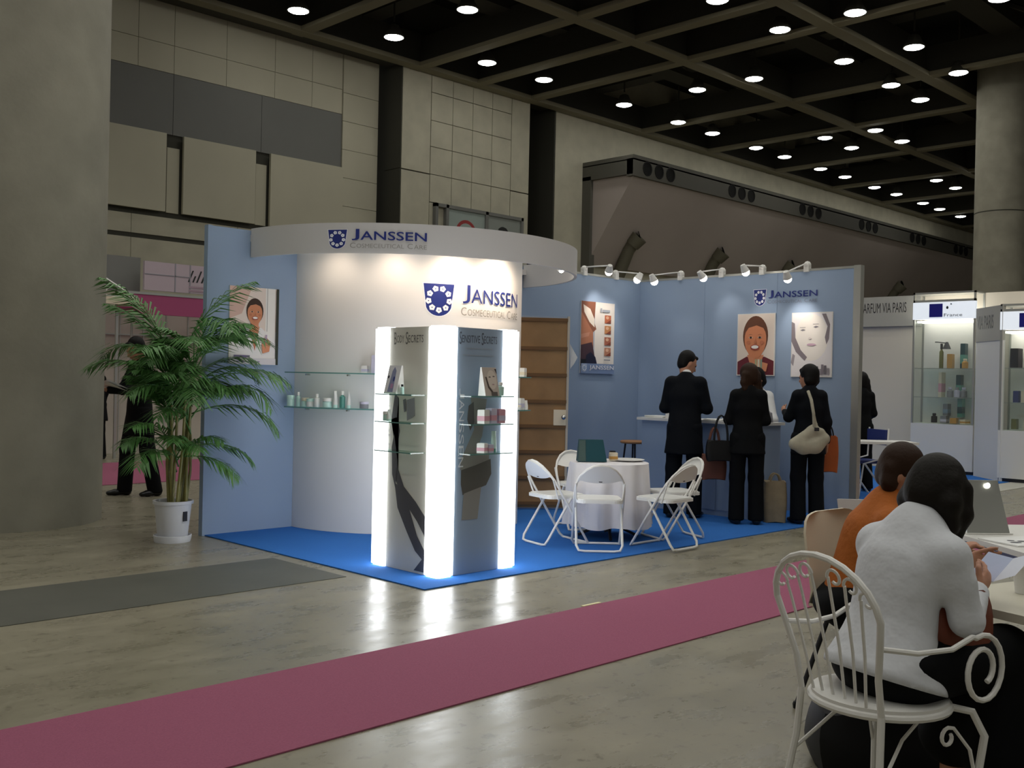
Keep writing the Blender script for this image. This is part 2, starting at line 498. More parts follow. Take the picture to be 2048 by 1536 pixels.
dh = thing('duct_housing', 'long grey duct housing with sloping soffit overhanging the hall wall', 'duct', (27, 0, 0))
def vz_prism(mb, pts, u0, u1):
    n = len(pts); vs = [(u0, y, z) for y, z in pts] + [(u1, y, z) for y, z in pts]
    return mb.add(vs, [tuple(range(n)), tuple(range(2 * n - 1, n - 1, -1))] + [(i, n + i, n + (i + 1) % n, (i + 1) % n) for i in range(n)])
vz_prism(MB(), [(22.6, 10.1), (20.3, 10.0), (20.1, 9.5), (22.4, 6.2), (22.6, 6.2)], 0.15, 36).build('soffit_body', M['soffit'], dh)
MB().box(0, 36.2, 19.98, 20.3, 9.48, 10.16).build('front_band', M['ductframe'], dh)
MB().box(0, 36.2, 19.98, 22.6, 10.1, 10.3).build('top_slab', M['ductframe'], dh)
MB().box(0, .3, 20.0, 22.6, 9.55, 10.14).build('end_beam', M['ductframe'], dh)
MB().box(0, .3, 22.15, 22.6, 4.0, 9.7).build('end_post', M['ductframe'], dh)
for g in range(6):
    for k in (.93, 1.69, 2.45):
        T = Matrix.Translation((k + 5.98 * g - .05, 19.975, 9.86)) @ Matrix.Rotation(PI / 2, 4, 'X')
        v = MB().lathe([(.0, .0), (.24, 0), (.24, .02), (.29, .02), (.29, -.02)], 16, T).build('vent', M['hole'], dh)
for g in range(5):
    u = 2.0 + 6.1 * g
    nz = MB().tube([(u - .02, 22.36, 5.6), (u, 21.75, 6.9), (u + .05, 21.42, 7.3)], .26, 12).build('nozzle_pipe', M['nozzle'], dh, True)
    c0 = Vector((u + .08, 21.30, 7.42)); d = Vector((.5, -.62, .25)).normalized()
    MB().tube([Vector((u, 21.55, 7.1)), c0 + d * .05], .30, 14, r2=.36).build('nozzle_collar', M['nozzle'], nz, True)
    MB().tube([c0 + d * .05, c0 + d * .07], .24, 12).build('nozzle_mouth', M['hole'], nz)

# round concrete columns
def column(x, y, r, label, seams=()):
    o = struct(MB().lathe([(r, 0), (r, 14.6)], 48).build('column', M['column'], None, True), label)
    o.location = (x, y, 0)
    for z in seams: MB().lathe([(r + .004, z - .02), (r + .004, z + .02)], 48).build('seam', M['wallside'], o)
    return o
column(-1.02, 4.95, .885, 'massive round concrete column standing near the potted palm')
column(33.6, 8.6, .88, 'distant round concrete column behind the glass showcases', (7.7,))

# ceiling lamps
lamp0 = thing('ceiling_lamp', 'round white high-bay lamp hanging from the dark ceiling', 'ceiling lamp', (0, 0, 12), 0, 'high-bay lamps under the hall ceiling')
MB().lathe([(.08, .40), (.16, .36), (.22, .22), (.32, .03), (.33, 0), (.30, 0)], 20).build('lamp_housing', M['truss'], lamp0, True)
MB().lathe([(0, -.06), (.16, -.05), (.27, -.015), (.315, .01), (.315, .02), (0, .02)], 20).build('diffuser', M['lampwhite'], lamp0, True)
MB().tube([(0, 0, .5), (0, 0, 2.6)], .03, 6).build('hanger', M['truss'], lamp0)
seen = [(12.12, 20.55), (15.43, 20.3), (19.12, 19.98), (21.78, 19.88), (15.35, 16.81), (26.16, 19.82), (29.63, 19.83), (32.06, 19.83),
        (35.52, 19.88), (37.92, 19.86), (41.35, 19.91), (43.85, 19.93), (47.33, 20.06), (49.9, 20.05), (53.4, 20.1), (55.9, 20.2), (59.17, 20.29),
        (26.3, 16.56), (26.46, 14.32), (26.68, 11.1), (26.8, 8.84), (22.69, 11.08), (22.84, 8.78), (19.47, 11.11), (30.22, 11.17), (30.29, 8.87),
        (32.65, 11.19), (35.88, 14.48), (35.75, 16.66), (38.17, 16.69), (38.39, 14.5), (47.49, 16.85), (50.03, 16.91), (24.4, 5.4), (47.3, 14.5)]
# lamps of the same grid outside the picture, over and behind the camera and over the booth
for u in (-8.6, -5.3, -2.0, 0.4, 3.8, 6.2, 9.6):
    for v in (-11.4, -8.0, -5.7, -2.4, -.1, 3.2, 5.55, 8.85, 11.1): seen.append((u, v))
for u in (12.6, 15.6, 19.3, 22.6):
    for v in (-8.0, -5.7, -2.4, -.1, 3.2, 5.55): seen.append((u, v))
for i, (u, v) in enumerate(seen):
    o = lamp0 if i == 0 else copy_tree(lamp0)
    o.location = (u, v, 12)

# ================================================================ the booth: 6 x 2.97 m, walls 2.7 m
WY, WX, WH = 2.97, 6.0, 2.7
cp = MB().box(0, 6.0, 0, 2.97, .001, .009).build('booth_carpet', M['bluecarpet'])
tag(cp, 'bright blue carpet covering the floor of the booth', 'carpet')

wa = struct(MB().box(0, 4.4 - 1.4, WY, WY + .05, 0, WH).build('wall_booth_left', M['bluewall']))
MB().box(-.025, 0.012, WY - .004, WY + .06, 0, WH + .004).build('edge_post', M['bluewall'], wa)
wk = struct(MB().box(3.0, 6.05, WY, WY + .05, 0, WH).build('wall_booth_back', M['bluewall']))
MB().box(3.0, 6.05, WY - .004, WY + .055, WH, WH + .025).build('top_rail', M['alu'], wk)
wr = struct(MB().box(WX, WX + .05, .06, WY, 0, WH).build('wall_booth_right', M['bluewall']))
MB().box(WX - .004, WX + .055, .06, WY, WH, WH + .025).build('top_rail', M['alu'], wr)
MB().box(WX - .01, WX + .07, -.02, .06, 0, WH + .03).build('end_post', M['alu'], wr)
MB().box(WX - .004, WX, .99, .995, 0, WH).box(WX - .004, WX, 1.98, 1.985, 0, WH).build('panel_joint', M['bluewall'], wr)
# far side of the right wall (neighbouring stand)
MB().box(WX + .05, WX + .08, .0, WY, 0, WH).build('rear_panel', M['whitewall'], wr)

# logo on the right wall
fm = plane_map((WX, 1.30, 2.335), (0, -1, 0), (0, 0, 1), (-1, 0, 0))
print_obj('wall_logo', emblem(0, .165, .0, .185) + brand(.20, .815, .02, .17, grey='#7d8494'), fm, wr)

# curved white wall of the storage room
CX, CY, CR = 2.14, 2.97, 1.26
def arc_wall(r0, r1, z0, z1, a0, a1, n, name, mt, parent=None, cx=CX, cy=CY):
    mb = MB(); vs = []
    for i in range(n + 1):
        a = math.radians(a0 + (a1 - a0) * i / n); c, s = math.cos(a), math.sin(a)
        vs += [(cx + r1 * c, cy + r1 * s, z0), (cx + r1 * c, cy + r1 * s, z1), (cx + r0 * c, cy + r0 * s, z1), (cx + r0 * c, cy + r0 * s, z0)]
    fs = []
    for i in range(n):
        a, b = 4 * i, 4 * i + 4
        fs += [(a, b, b + 1, a + 1), (a + 1, b + 1, b + 2, a + 2), (a + 2, b + 2, b + 3, a + 3), (a + 3, b + 3, b, a)]
    fs += [(0, 1, 2, 3), (4 * n + 3, 4 * n + 2, 4 * n + 1, 4 * n)]
    mb.add(vs, fs)
    return mb.build(name, mt, parent, True)
wc = struct(arc_wall(CR - .045, CR, .0095, 2.68, 180, 298, 60, 'wall_curved', M['whitewall']))
fm = cyl_map(CX, CY, CR)
print_obj('wall_logo', emblem(239.6, 252.8, 1.975, 2.265) + brand(256.6, 291, 1.99, 2.27, bold=.0), fm, wc, .0004, .002, 1.2)
# straight return of the storage room with the doorway
e = Vector((CX + CR * math.cos(math.radians(298)), CY + CR * math.sin(math.radians(298)), 0))
q = Vector((3.36, 2.95, 0)); dirn = (q - e).normalized(); ang = math.atan2(dirn.y, dirn.x)
T = Matrix.Translation(e) @ Matrix.Rotation(ang, 4, 'Z')
Lw = (q - e).length
ws = MB().box(0, Lw, 0, .045, 2.12, 2.68, T).box(0, .28, 0, .045, .0095, 2.12, T).box(Lw - .1, Lw, 0, .045, .0095, 2.12, T).build('wall_storage', M['whitewall'])
struct(ws)

# open storage door showing its unpainted inner side
d0, d1 = Vector((3.40, 2.78, 0)), Vector((3.96, 2.33, 0))
dd = (d1 - d0); DW = dd.length; da = math.atan2(dd.y, dd.x)
dr = thing('storage_door', 'open plywood storage door showing its raw battened inner side', 'door', d0, da)
MB().box(0, DW, 0, .012, .015, 2.12).build('leaf', M['bluewall'], dr)
inn = MB().box(.02, DW - .02, -.012, 0, .03, 2.10).build('inner_face', M['plywood'], dr)
for z in (.06, .34, .62, .90, 1.17, 1.46, 1.75, 2.06):
    MB().box(.02, DW - .02, -.032, -.012, z, z + .035).build('batten', M['batten'], dr)
MB().box(DW - .025, DW, -.032, .012, .015, 2.12).build('edge_strip', mat('door_edge', '#b9b1a4', .5), dr)
kb = MB().box(DW - .16, DW - .025, -.04, -.012, .93, 1.10).build('lock_block', M['cream'], dr)
MB().tube([(DW - .06, -.04, 1.02), (DW - .06, -.08, 1.02)], .012, 8).ball((DW - .06, -.095, 1.02), .026).build('knob', M['chrome'], kb, True)

# torn white paper on the back wall
tp = MB().add([(4.68, WY - .004, 1.86), (4.70, WY - .03, 1.80), (4.79, WY - .03, 1.70), (4.74, WY - .02, 1.62), (4.69, WY - .004, 1.56)], [(0, 1, 4), (1, 2, 3), (1, 3, 4)]).build('paper_scrap', M['paper'])
tag(tp, 'folded white paper scrap stuck to the blue back wall beside the storage door', 'paper')

# ring canopy with the name
RX, RY, RR = 2.14, 2.96, 1.75
rg = thing('ring_canopy', 'white half-ring canopy fascia carrying the blue company name', 'canopy', (0, 0, 0))
arc_wall(RR - .03, RR, 2.46, 2.715, 180, 360, 90, 'fascia_band', M['fascia'], rg, RX, RY)
print_obj('fascia_logo', emblem(209.6, 215.2, 2.495, 2.655) + brand(216.6, 237.4, 2.50, 2.66, bold=.012), cyl_map(RX, RY, RR), rg, .0004, .002, 1.0)
MB().box(RX - RR, RX + RR, WY - .06, WY, 2.6, 2.66).build('rear_bar', M['fascia'], rg)
for a in (215, 250, 285, 320):
    c, s = math.cos(math.radians(a)), math.sin(math.radians(a))
    MB().tube([(RX + 1.20 * c, RY + 1.20 * s, 2.66), (RX + 1.73 * c, RY + 1.73 * s, 2.66)], .012, 6).build('strut', M['alu'], rg)

# warm lamps hidden behind the fascia
for i, (a, pw) in enumerate(((204, 4), (228, 6.5), (252, 15), (275, 26), (318, 9))):
    t = math.radians(a); px, py = RX + 1.60 * math.cos(t), RY + 1.60 * math.sin(t)
    s = thing('canopy_spotlight', 'small warm spotlight fixed inside the ring canopy', 'spotlight', (px, py, 2.56), t + PI, 'spotlights inside the ring canopy')
    MB().lathe([(.02, .06), (.045, .05), (.045, -.02), (.035, -.02)], 12).build('lamp_can', M['white'], s, True)
    MB().ball((0, 0, -.015), .028, 10).build('lamp_bulb', M['bulb'], s, True)
    ld = bpy.data.lights.new('warm_spot', 'SPOT'); ld.energy = pw; ld.color = (1, .80, .60); ld.spot_size = math.radians(125); ld.spot_blend = .9; ld.shadow_soft_size = .05
    lo = link('warm_spot', ld, s); lo.location = (.02, 0, -.06)
    lo.rotation_euler = Vector((1, 0, -.95)).to_track_quat('-Z', 'Y').to_euler()

# glass shelves bent round the curved wall
for z, lb in ((1.435, 'upper'), (1.12, 'lower')):
    s = thing('glass_shelf', '%s curved glass shelf wrapped around the white storage wall' % lb, 'shelf', (0, 0, 0))
    arc_wall(CR + .002, CR + .155, z, z + .010, 183, 293, 60, 'glass_plate', M['glass'], s)
    mb = MB()
    arc_wall(CR + .152, CR + .156, z, z + .010, 183, 293, 60, 'polished_edge', mat('glass_edge', '#5f8f88', .2), s)
    for a in range(190, 295, 20):
        c, sn = math.cos(math.radians(a)), math.sin(math.radians(a))
        MB().tube([(CX + CR * c, CY + CR * sn, z - .012), (CX + (CR + .05) * c, CY + (CR + .05) * sn, z - .012)], .009, 6).build('shelf_pin', M['chrome'], s)

# ---------------------------------------------------------------- arm spotlights on the wall tops
def arm_spot(base, head, label, target, power):
    s = thing('arm_spotlight', label, 'spotlight', base, 0, 'arm spotlights on the booth walls')
    h = Vector(head) - Vector(base)
    out = Vector((h.x, h.y, 0)).normalized()
    MB().box(-.03, .03, -.03, .03, -.05, .045).ball((0, 0, .03), .042, 10).build('clamp', M['white'], s, True)
    MB().tube([(0, 0, .05), h * .5 + Vector((0, 0, .055)), h + Vector((0, 0, .055))], .009, 6).build('arm', M['white'], s)
    tg = (Vector(target) - Vector(head)).normalized()
    MB().tube([h - tg * .07, h + tg * .015], .028, 10, r2=.05).build('lamp_head', M['white'], s, True)
    MB().ball(h + tg * .025, .045, 12).build('lamp_bulb', M['bulb'], s, True)
    ld = bpy.data.lights.new('spot', 'SPOT'); ld.energy = power; ld.color = (1, .92, .82); ld.spot_size = math.radians(64); ld.spot_blend = .8; ld.shadow_soft_size = .05
    lo = link('spot', ld, s); lo.location = h + tg * .08
    lo.rotation_euler = tg.to_track_quat('-Z', 'Y').to_euler()
arm_spot((4.91, 2.97, 2.74), (4.91, 2.58, 2.73), 'arm spotlight on the back wall nearest the round canopy', (5.20, 2.97, 2.15), 15)
arm_spot((5.50, 2.97, 2.74), (5.50, 2.61, 2.69), 'arm spotlight on the back wall next to the corner', (5.35, 2.97, 2.1), 3.5)
arm_spot((6.0, 2.34, 2.74), (5.45, 2.34, 2.65), 'arm spotlight on the right wall next to the corner, with the longest arm', (6, 2.2, 1.7), 2.5)
arm_spot((6.0, 1.74, 2.74), (5.59, 1.74, 2.67), 'arm spotlight above the bare wall left of the smiling woman poster', (6, 1.6, 2.2), 3)
arm_spot((6.0, 1.19, 2.74), (5.63, 1.19, 2.71), 'arm spotlight above the wall logo emblem', (6, 1.1, 2.1), 4)
arm_spot((6.0, .62, 2.74), (5.59, .63, 2.60), 'arm spotlight above the pale face poster', (6, .68, 2.05), 14)

# ---------------------------------------------------------------- posters
SKIN, SKIN2 = '#d98f6a', '#c87a58'
def face(cx, cy, w, h, skin, hair, smile=True):
    o = [(hair, ell(cx, cy + h * .09, w * .555, h * .53)), (skin, ell(cx, cy, w * .48, h * .47)), (skin, ell(cx, cy - h * .22, w * .36, h * .28)),
         (hair, poly([(cx - w * .47, cy + h * .16), (cx - w * .40, cy + h * .38), (cx, cy + h * .50), (cx + w * .40, cy + h * .38), (cx + w * .47, cy + h * .16), (cx + w * .34, cy + h * .30), (cx + w * .05, cy + h * .37), (cx - w * .30, cy + h * .31)]))]
    for s in (-1, 1):
        o += [('#8a5a44', poly([(cx + s * w * .10, cy + h * .115), (cx + s * w * .21, cy + h * .14), (cx + s * w * .32, cy + h * .115), (cx + s * w * .21, cy + h * .128)])),
              ('#e8dcd2', ell(cx + s * w * .20, cy + h * .05, w * .085, h * .024, 12)), ('#3a241a', ell(cx + s * w * .20, cy + h * .052, w * .055, h * .028, 10)), (SKIN2, ell(cx + s * w * .30, cy - h * .08, w * .09, h * .05, 12))]
    o += [(SKIN2, poly([(cx - w * .05, cy - h * .10), (cx + w * .07, cy - h * .10), (cx + w * .02, cy + h * .04)]))]
    if smile: o += [('#a8483e', ell(cx, cy - h * .21, w * .20, h * .075, 18)), ('#fbf6f0', ell(cx, cy - h * .20, w * .16, h * .045, 18))]
    else: o += [('#c9a3ac', ell(cx, cy - h * .24, w * .13, h * .03, 14))]
    return o
def poster(name, label, origin, ex, en, W, H, shapes, frame='#e8e2dc'):
    rz = math.atan2(ex[1], ex[0])
    p = thing(name, label, 'poster', origin, rz)
    MB().box(0, W, -.012, 0, 0, H).build('board', M['paper'], p)
    print_obj('printed_image', [(frame, rect(.0, W, .0, H))] + shapes, plane_map((0, -.012, 0), (1, 0, 0), (0, 0, 1), (0, -1, 0)), p, .0005, .0008)
    return p
# poster on the left wall: smiling woman in a white robe, leaves in front
W, H = .49, .69
sh = [('#ead8cc', rect(0, W, .30, H)), ('#d9b3a4', poly([(0, H), (.22, H), (.12, .45), (0, .40)])), ('#f1ece6', rect(.36, .46, .1, H)), ('#8d857e', rect(.375, .38, .3, H)),
      ('#efeae8', poly([(.02, .0), (.02, .22), (.14, .32), (.32, .33), (.46, .22), (.47, 0)])), (SKIN2, poly([(.19, .34), (.30, .34), (.255, .12)])), (SKIN, rect(.21, .29, .28, .38))]
sh += face(.25, .46, .155, .215, '#d58a62', '#3b2518')
sh += [(SKIN, poly([(.33, .10), (.40, .12), (.41, .20), (.36, .26), (.32, .18)])), ('#b7a2b8', poly([(.355, .2), (.375, .2), (.375, .27), (.355, .27)]))]
for a, b in ((.05, .24), (.12, .22)): sh.append(('#33663a', poly([(a, b + .14), (a + .045, b + .08), (a + .02, b - .06), (a - .02, b + .06)])))
sh += [('#2d3328', rect(W - .025, W, 0, H)), ('#d8d2d6', rect(0, W - .025, 0, .055)), ('#6a5f86', rect(.04, .20, .06, .08)), ('#6a5f86', rect(.04, .30, .02, .028))]
poster('robe_poster', 'poster of a smiling woman in a white robe on the blue wall beside the palm', (.19, WY - .002, 1.503), (1, 0, 0), (0, -1, 0), W, H, sh)
# tall treatment poster on the back wall
W, H = .62, .87
sh = [('#efe6dd', rect(.25, W, .12, H)), ('#8f5a44', poly([(0, H), (.26, H), (.24, .62), (.28, .54), (.22, .50), (.23, .30), (.28, .12), (0, .12)])),
      ('#b97a5c', poly([(.0, .74), (.22, .50), (.22, .34), (.0, .30)])), ('#efe2d4', poly([(.03, .83), (.16, .78), (.24, .66), (.245, .56), (.15, .62), (.05, .74)])),
      ('#c98f76', poly([(.0, .47), (.16, .50), (.14, .45), (.0, .42)])), ('#4a3138', poly([(0, .34), (.2, .38), (.24, .26), (.28, .12), (0, .12)])),
      ('#1c1c34', poly([(.08, .12), (.10, .22), (.18, .26), (.27, .20), (.30, .12)])), ('#0f1018', rect(0, .10, .09, .17))]
for i, z in enumerate((.62, .49, .35, .22)):
    c = ('#c46f4c', '#c98a58', '#b06a52', '#c08466')[i]
    sh += [(c, rect(.43, .55, z, z + .10)), ('#8a4630', poly([(.45, z), (.55, z), (.55, z + .05)])), ('#e6b898', ell(.48, z + .07, .03, .02, 10))]
sh += [('#a9adb6', rect(.34, .37, .75, .80)), ('#a9adb6', rect(.38, .52, .755, .785)), ('#6d7484', rect(.42, .54, .165, .175))]
sh += [('#7f93b8', rect(0, W, 0, .12))] + emblem(.01, .10, .02, .11, '#9fb0cc', '#eef0f4') + [('#e6e6ea', text_shape('JANSSEN', .14, .60, .035, .10, .01))]
poster('treatment_poster', 'tall poster with a brown figure and four small pictures on the back wall', (4.86, WY - .002, 1.515), (1, 0, 0), (0, -1, 0), W, H, sh, '#b9bcc4')
# portrait on the right wall
W, H = .50, .72
sh = [('#ecdccf', rect(.01, W - .01, .01, H - .01)), ('#6d2730', poly([(.01, .01), (.01, .16), (.13, .22), (.37, .22), (.49, .17), (.49, .01)])), (SKIN, poly([(.14, .24), (.36, .24), (.30, .10), (.19, .10)]))]
sh += face(.245, .42, .30, .44, '#d98a62', '#6b4330')
sh += [('#d98f6a', poly([(.22, .06), (.40, .05), (.42, .14), (.30, .17), (.22, .13)]))]
for a, c in ((.25, '#b8b48c'), (.285, '#d7d2bc'), (.32, '#8fa08c')): sh.append((c, rect(a, a + .026, .09, .19)))
sh += [('#ddd3c4', rect(.12, .24, .03, .09))]
poster('smile_poster', 'poster of a smiling brown-haired woman in a red top on the right booth wall', (WX - .002, 1.50, 1.525), (0, -1, 0), (-1, 0, 0), W, H, sh)
# pale face
W, H = .50, .72
sh = [('#efe9ea', rect(.01, W - .01, .01, H - .01)), ('#f6eee6', ell(.25, .44, .20, .26)), ('#8d8288', poly([(.0, .62), (.04, .60), (.05, .44), (.12, .30), (.20, .22), (.17, .18), (.06, .28), (.0, .40)])),
      ('#8a7f85', poly([(.37, .70), (.42, .70), (.47, .58), (.46, .42), (.43, .36), (.41, .44), (.44, .56)])), ('#a79da2', poly([(.02, .26), (.05, .24), (.03, .12), (.0, .16)]))]
for x, z in ((.14, .52), (.30, .555)): sh += [('#8f8a90', poly([(x - .03, z), (x, z + .015), (x + .035, z + .005), (x, z - .008)])), ('#b8aeb0', rect(x - .035, x + .035, z + .03, z + .036))]
sh += [('#d3b0c2', ell(.25, .36, .055, .014, 14)), ('#e4d8d4', ell(.23, .43, .018, .012, 10))]
for i, (a, b) in enumerate(((.27, .05), (.31, .09), (.345, .06), (.375, .11), (.41, .10), (.445, .07))): sh.append((('#8a8088', '#6f6870', '#9a9298')[i % 3], rect(a, a + .03, .03, .03 + b)))
poster('pale_face_poster', 'washed-out poster of a pale face with grey hair, right end of the booth wall', (WX - .002, .79, 1.518), (0, -1, 0), (-1, 0, 0), W, H, sh)

# ---------------------------------------------------------------- display tower
TX0, TX1, TY0, TY1, TH = .28, 1.06, .20, .98, 1.785
tw = thing('display_tower', 'square display tower with four glowing white corner posts on the blue carpet', 'display stand', (0, 0, 0))
PW = .165
def post(x0, x1, y0, y1):
    mb = MB(); r = .035
    # rounded foot and head
    mb.rbox(x0 + .012, x1 - .012, y0 + .012, y1 - .012, .010, .025, r * .8, None, 4)
    mb.rbox(x0, x1, y0, y1, .022, TH - .012, r, None, 5)
    mb.rbox(x0 + .012, x1 - .012, y0 + .012, y1 - .012, TH - .014, TH, r * .8, None, 4)
    return mb.build('light_post', M['post'], tw)
post(TX0, TX0 + PW, TY0, TY0 + PW); post(TX0, TX0 + PW, TY1 - PW, TY1); post(TX1 - PW, TX1, TY0, TY0 + PW); post(TX1 - PW, TX1, TY1 - PW, TY1)
I = .025
pl = MB().box(TX0 + I, TX0 + I + .02, TY0 + PW, TY1 - PW, .012, TH - .005).build('panel', M['panelgrey'], tw)
pr = MB().box(TX0 + PW, TX1 - PW, TY0 + I, TY0 + I + .02, .012, TH - .005).build('panel', M['panelblue'], tw)
MB().box(TX1 - I - .02, TX1 - I, TY0 + PW, TY1 - PW, .012, TH - .005).build('panel', M['panelgrey'], tw)
MB().box(TX0 + PW, TX1 - PW, TY1 - I - .02, TY1 - I, .012, TH - .005).build('panel', M['panelblue'], tw)
MB().box(TX0 + .05, TX1 - .05, TY0 + .05, TY1 - .05, TH - .03, TH - .008).build('top_plate', M['white'], tw)
Wp = TY1 - TY0 - 2 * PW      # printed width of one side
def title(words_, x0, x1, y0, y1, c):
    """a line of tall-initial small capitals"""
    tot = sum(len(w_) + .7 for w_ in words_) - .7; st = (x1 - x0) / tot; x = x0; out = []
    for w_ in words_:
        out.append((c, text_shape(w_[0], x, x + st * .95, y0, y1)))
        out.append((c, text_shape(w_[1:], x + st * 1.1, x + st * len(w_), y0 + (y1 - y0) * .14, y0 + (y1 - y0) * .74)))
        x += st * (len(w_) + .7)
    return out
# left side: local x runs from the far post to the near post
fm = plane_map((TX0 + I, TY1 - PW, 0), (0, -1, 0), (0, 0, 1), (-1, 0, 0))
G1, G2 = '#504f53', '#6c6a66'
sh = title(('BODY', 'SECRETS'), .05, .385, 1.655, 1.745, G2) + [
      (G1, poly([(.035, 1.10), (.075, 1.30), (.12, 1.26), (.09, 1.05), (.075, .80), (.10, .66), (.20, .52), (.36, .38), (Wp, .28), (Wp, .42), (.34, .52), (.20, .62), (.13, .74), (.115, .92), (.14, 1.02), (.12, 1.10), (.09, 1.12)])),
      (G1, poly([(.09, .64), (.13, .46), (.24, .30), (.34, .17), (Wp, .10), (Wp, .18), (.36, .28), (.28, .44), (.20, .60)])),
      (G1, poly([(.33, .03), (Wp, .03), (Wp, .15)])), (G1, poly([(.075, 1.00), (.05, .90), (.06, .70), (.10, .60), (.12, .80)])),
      ('#9c9aa0', poly([(.21, 1.25), (.30, 1.27), (.31, 1.14), (.22, 1.10)])), ('#78777e', poly([(.17, 1.25), (.20, 1.26), (.21, 1.17), (.185, 1.16)]))]
print_obj('printed_side', sh, fm, pl, .0003, .001)
fm = plane_map((TX0 + PW, TY0 + I, 0), (1, 0, 0), (0, 0, 1), (0, -1, 0))
B1, B2 = '#4e5661', '#8a8a84'
print_obj('printed_title', title(('SENSITIVE', 'SECRETS'), .02, .39, 1.66, 1.75, B1) + [('#93a0ad', rect(.08, .34, 1.63, 1.637)), ('#93a0ad', rect(.05, .36, 1.58, 1.588))], fm, pr, .0003, .001)
sh = [
      (B2, poly([(.14, 1.28), (.30, 1.27), (.26, 1.00), (.22, .92), (.34, .90), (.33, .80), (.05, .76), (.06, .84), (.18, 1.05)])),
      ('#5a5a58', poly([(.12, 1.22), (.17, 1.25), (.18, 1.10), (.14, 1.04), (.11, 1.12)])),
      (B2, poly([(.06, .76), (.34, .83), (.345, .79), (.10, .70)])), ('#55554f', poly([(.06, .76), (.20, .79), (.35, .83), (.36, .72), (.31, .64), (.08, .58), (.06, .66)])),
      (B2, poly([(.09, .59), (.26, .63), (.23, .40), (.075, .40)]))]
print_obj('printed_side', sh, fm, pr, .0003, .001); sh = []
for i, ch in enumerate('JANSSEN'):
    v2, f2 = text_shape(ch, 0, .055, 0, .038)
    y = 1.345 - i * .082
    sh.append(('#dfe3e8', ([(.026 + b * 1.25, y - a * 1.3) for a, b in v2], f2)))
print_obj('printed_name', sh, fm, pr, .0003, .006)
fml = plane_map((TX0 + I, TY1 - PW, 0), (0, -1, 0), (0, 0, 1), (-1, 0, 0))
sh = []
for i, ch in enumerate('JANSSEN'):
    v2, f2 = text_shape(ch, 0, .055, 0, .030)
    y = 1.345 - i * .070
    sh.append(('#d8dad6', ([(.010 + b * 1.1, y - a * 1.1) for a, b in v2], f2)))
print_obj('printed_name', sh, fml, pl, .0003, .006)
ge = MATS['glass_edge']
for z in (1.285, 1.085, .875):
    g = MB().box(TX0 - .11, TX0 + I, TY0 + PW + .02, TY1 - PW - .01, z, z + .008).build('glass_shelf', M['glass'], tw)
    MB().box(TX0 - .113, TX0 - .108, TY0 + PW + .02, TY1 - PW - .01, z, z + .008).build('polished_edge', ge, g)
    g = MB().box(TX0 + PW + .02, TX1 - PW - .005, TY0 - .11, TY0 + I, z, z + .008).build('glass_shelf', M['glass'], tw)
    MB().box(TX0 + PW + .02, TX1 - PW - .005, TY0 - .113, TY0 - .108, z, z + .008).build('polished_edge', ge, g)

# ---------------------------------------------------------------- small goods
def jar(loc, label, r=.03, h=.05, body='mint', lid='white', group=None, cat='jar'):
    t = thing('cosmetic_jar', label, cat, loc, 0, group)
    MB().lathe([(r * .9, 0), (r, .004), (r, h * .62), (r * .9, h * .66)], 14).build('jar_body', M[body], t, True)
    MB().lathe([(r * 1.02, h * .66), (r * 1.02, h * .97), (r * .95, h)], 14).build('lid', M[lid], t, True)
    return t
def bottle(loc, label, r=.022, h=.14, body='teal', cap='grey', group=None, name='cosmetic_bottle'):
    t = thing(name, label, 'bottle', loc, 0, group)
    MB().lathe([(r * .9, 0), (r, .004), (r, h * .66), (r * .45, h * .74), (r * .45, h * .78)], 14).build('bottle_body', M[body], t, True)
    MB().lathe([(r * .6, h * .77), (r * .6, h * .98), (r * .5, h)], 12).build('cap', M[cap], t, True)
    return t
def tubepack(loc, label, r=.022, h=.13, body='white', cap='teal', rz=0, group=None):
    t = thing('cream_tube', label, 'tube', loc, rz, group)
    mb = MB(); n = 14; vs = []
    for z, a, b in ((h * .18, r, r), (h * .5, r, r * .8), (h * .9, r * 1.1, r * .25), (h, r * 1.15, .002)):
        for i in range(n): vs.append((a * math.cos(2 * PI * i / n), b * math.sin(2 * PI * i / n), z))
    mb.add(vs, [(q * n + i, q * n + (i + 1) % n, q * n + n + (i + 1) % n, q * n + n + i) for q in range(3) for i in range(n)] + [tuple(range(n - 1, -1, -1)), tuple(3 * n + i for i in range(n))])
    mb.build('tube_body', M[body], t, True)
    MB().lathe([(r * .95, 0), (r * .95, h * .18)], 14).build('cap', M[cap], t, True)
    return t
def carton(loc, label, w=.06, d=.06, h=.08, rz=0, body='white', band='pink', group=None, cat='box'):
    t = thing('product_box', label, cat, loc, rz, group)
    MB().box(-w / 2, w / 2, -d / 2, d / 2, 0, h - .004).build('carton', M[body], t)
    MB().box(-w / 2 - .001, w / 2 + .001, -d / 2 - .001, d / 2 + .001, h * .2, h * .55).build('printed_band', M[band], t)
    MB().box(-w / 2 + .003, w / 2 - .003, -d / 2 + .003, d / 2 - .003, h - .004, h).build('flap', M[body], t)
    return t
def ring(a, r, z):  # a place on the curved shelf
    t = math.radians(a); return (CX + r * math.cos(t), CY + r * math.sin(t), z)
zl, zu = 1.131, 1.446
GL = 'jars and bottles on the lower curved glass shelf'
jar(ring(184.5, 1.37, zl), 'pale mint jar at the wall end of the lower curved shelf', .035, .10, 'mint', 'mint', GL)
bottle(ring(188, 1.35, zl), 'slim white bottle between mint jars on the lower curved shelf', .02, .13, 'mint', 'white', GL)
jar(ring(191, 1.33, zl), 'squat cream jar with beige lid on the lower curved shelf', .035, .08, 'mint', 'cream', GL)
jar(ring(194.5, 1.35, zl), 'squat white jar in the middle of the lower shelf row', .035, .075, 'white', 'mint', GL)
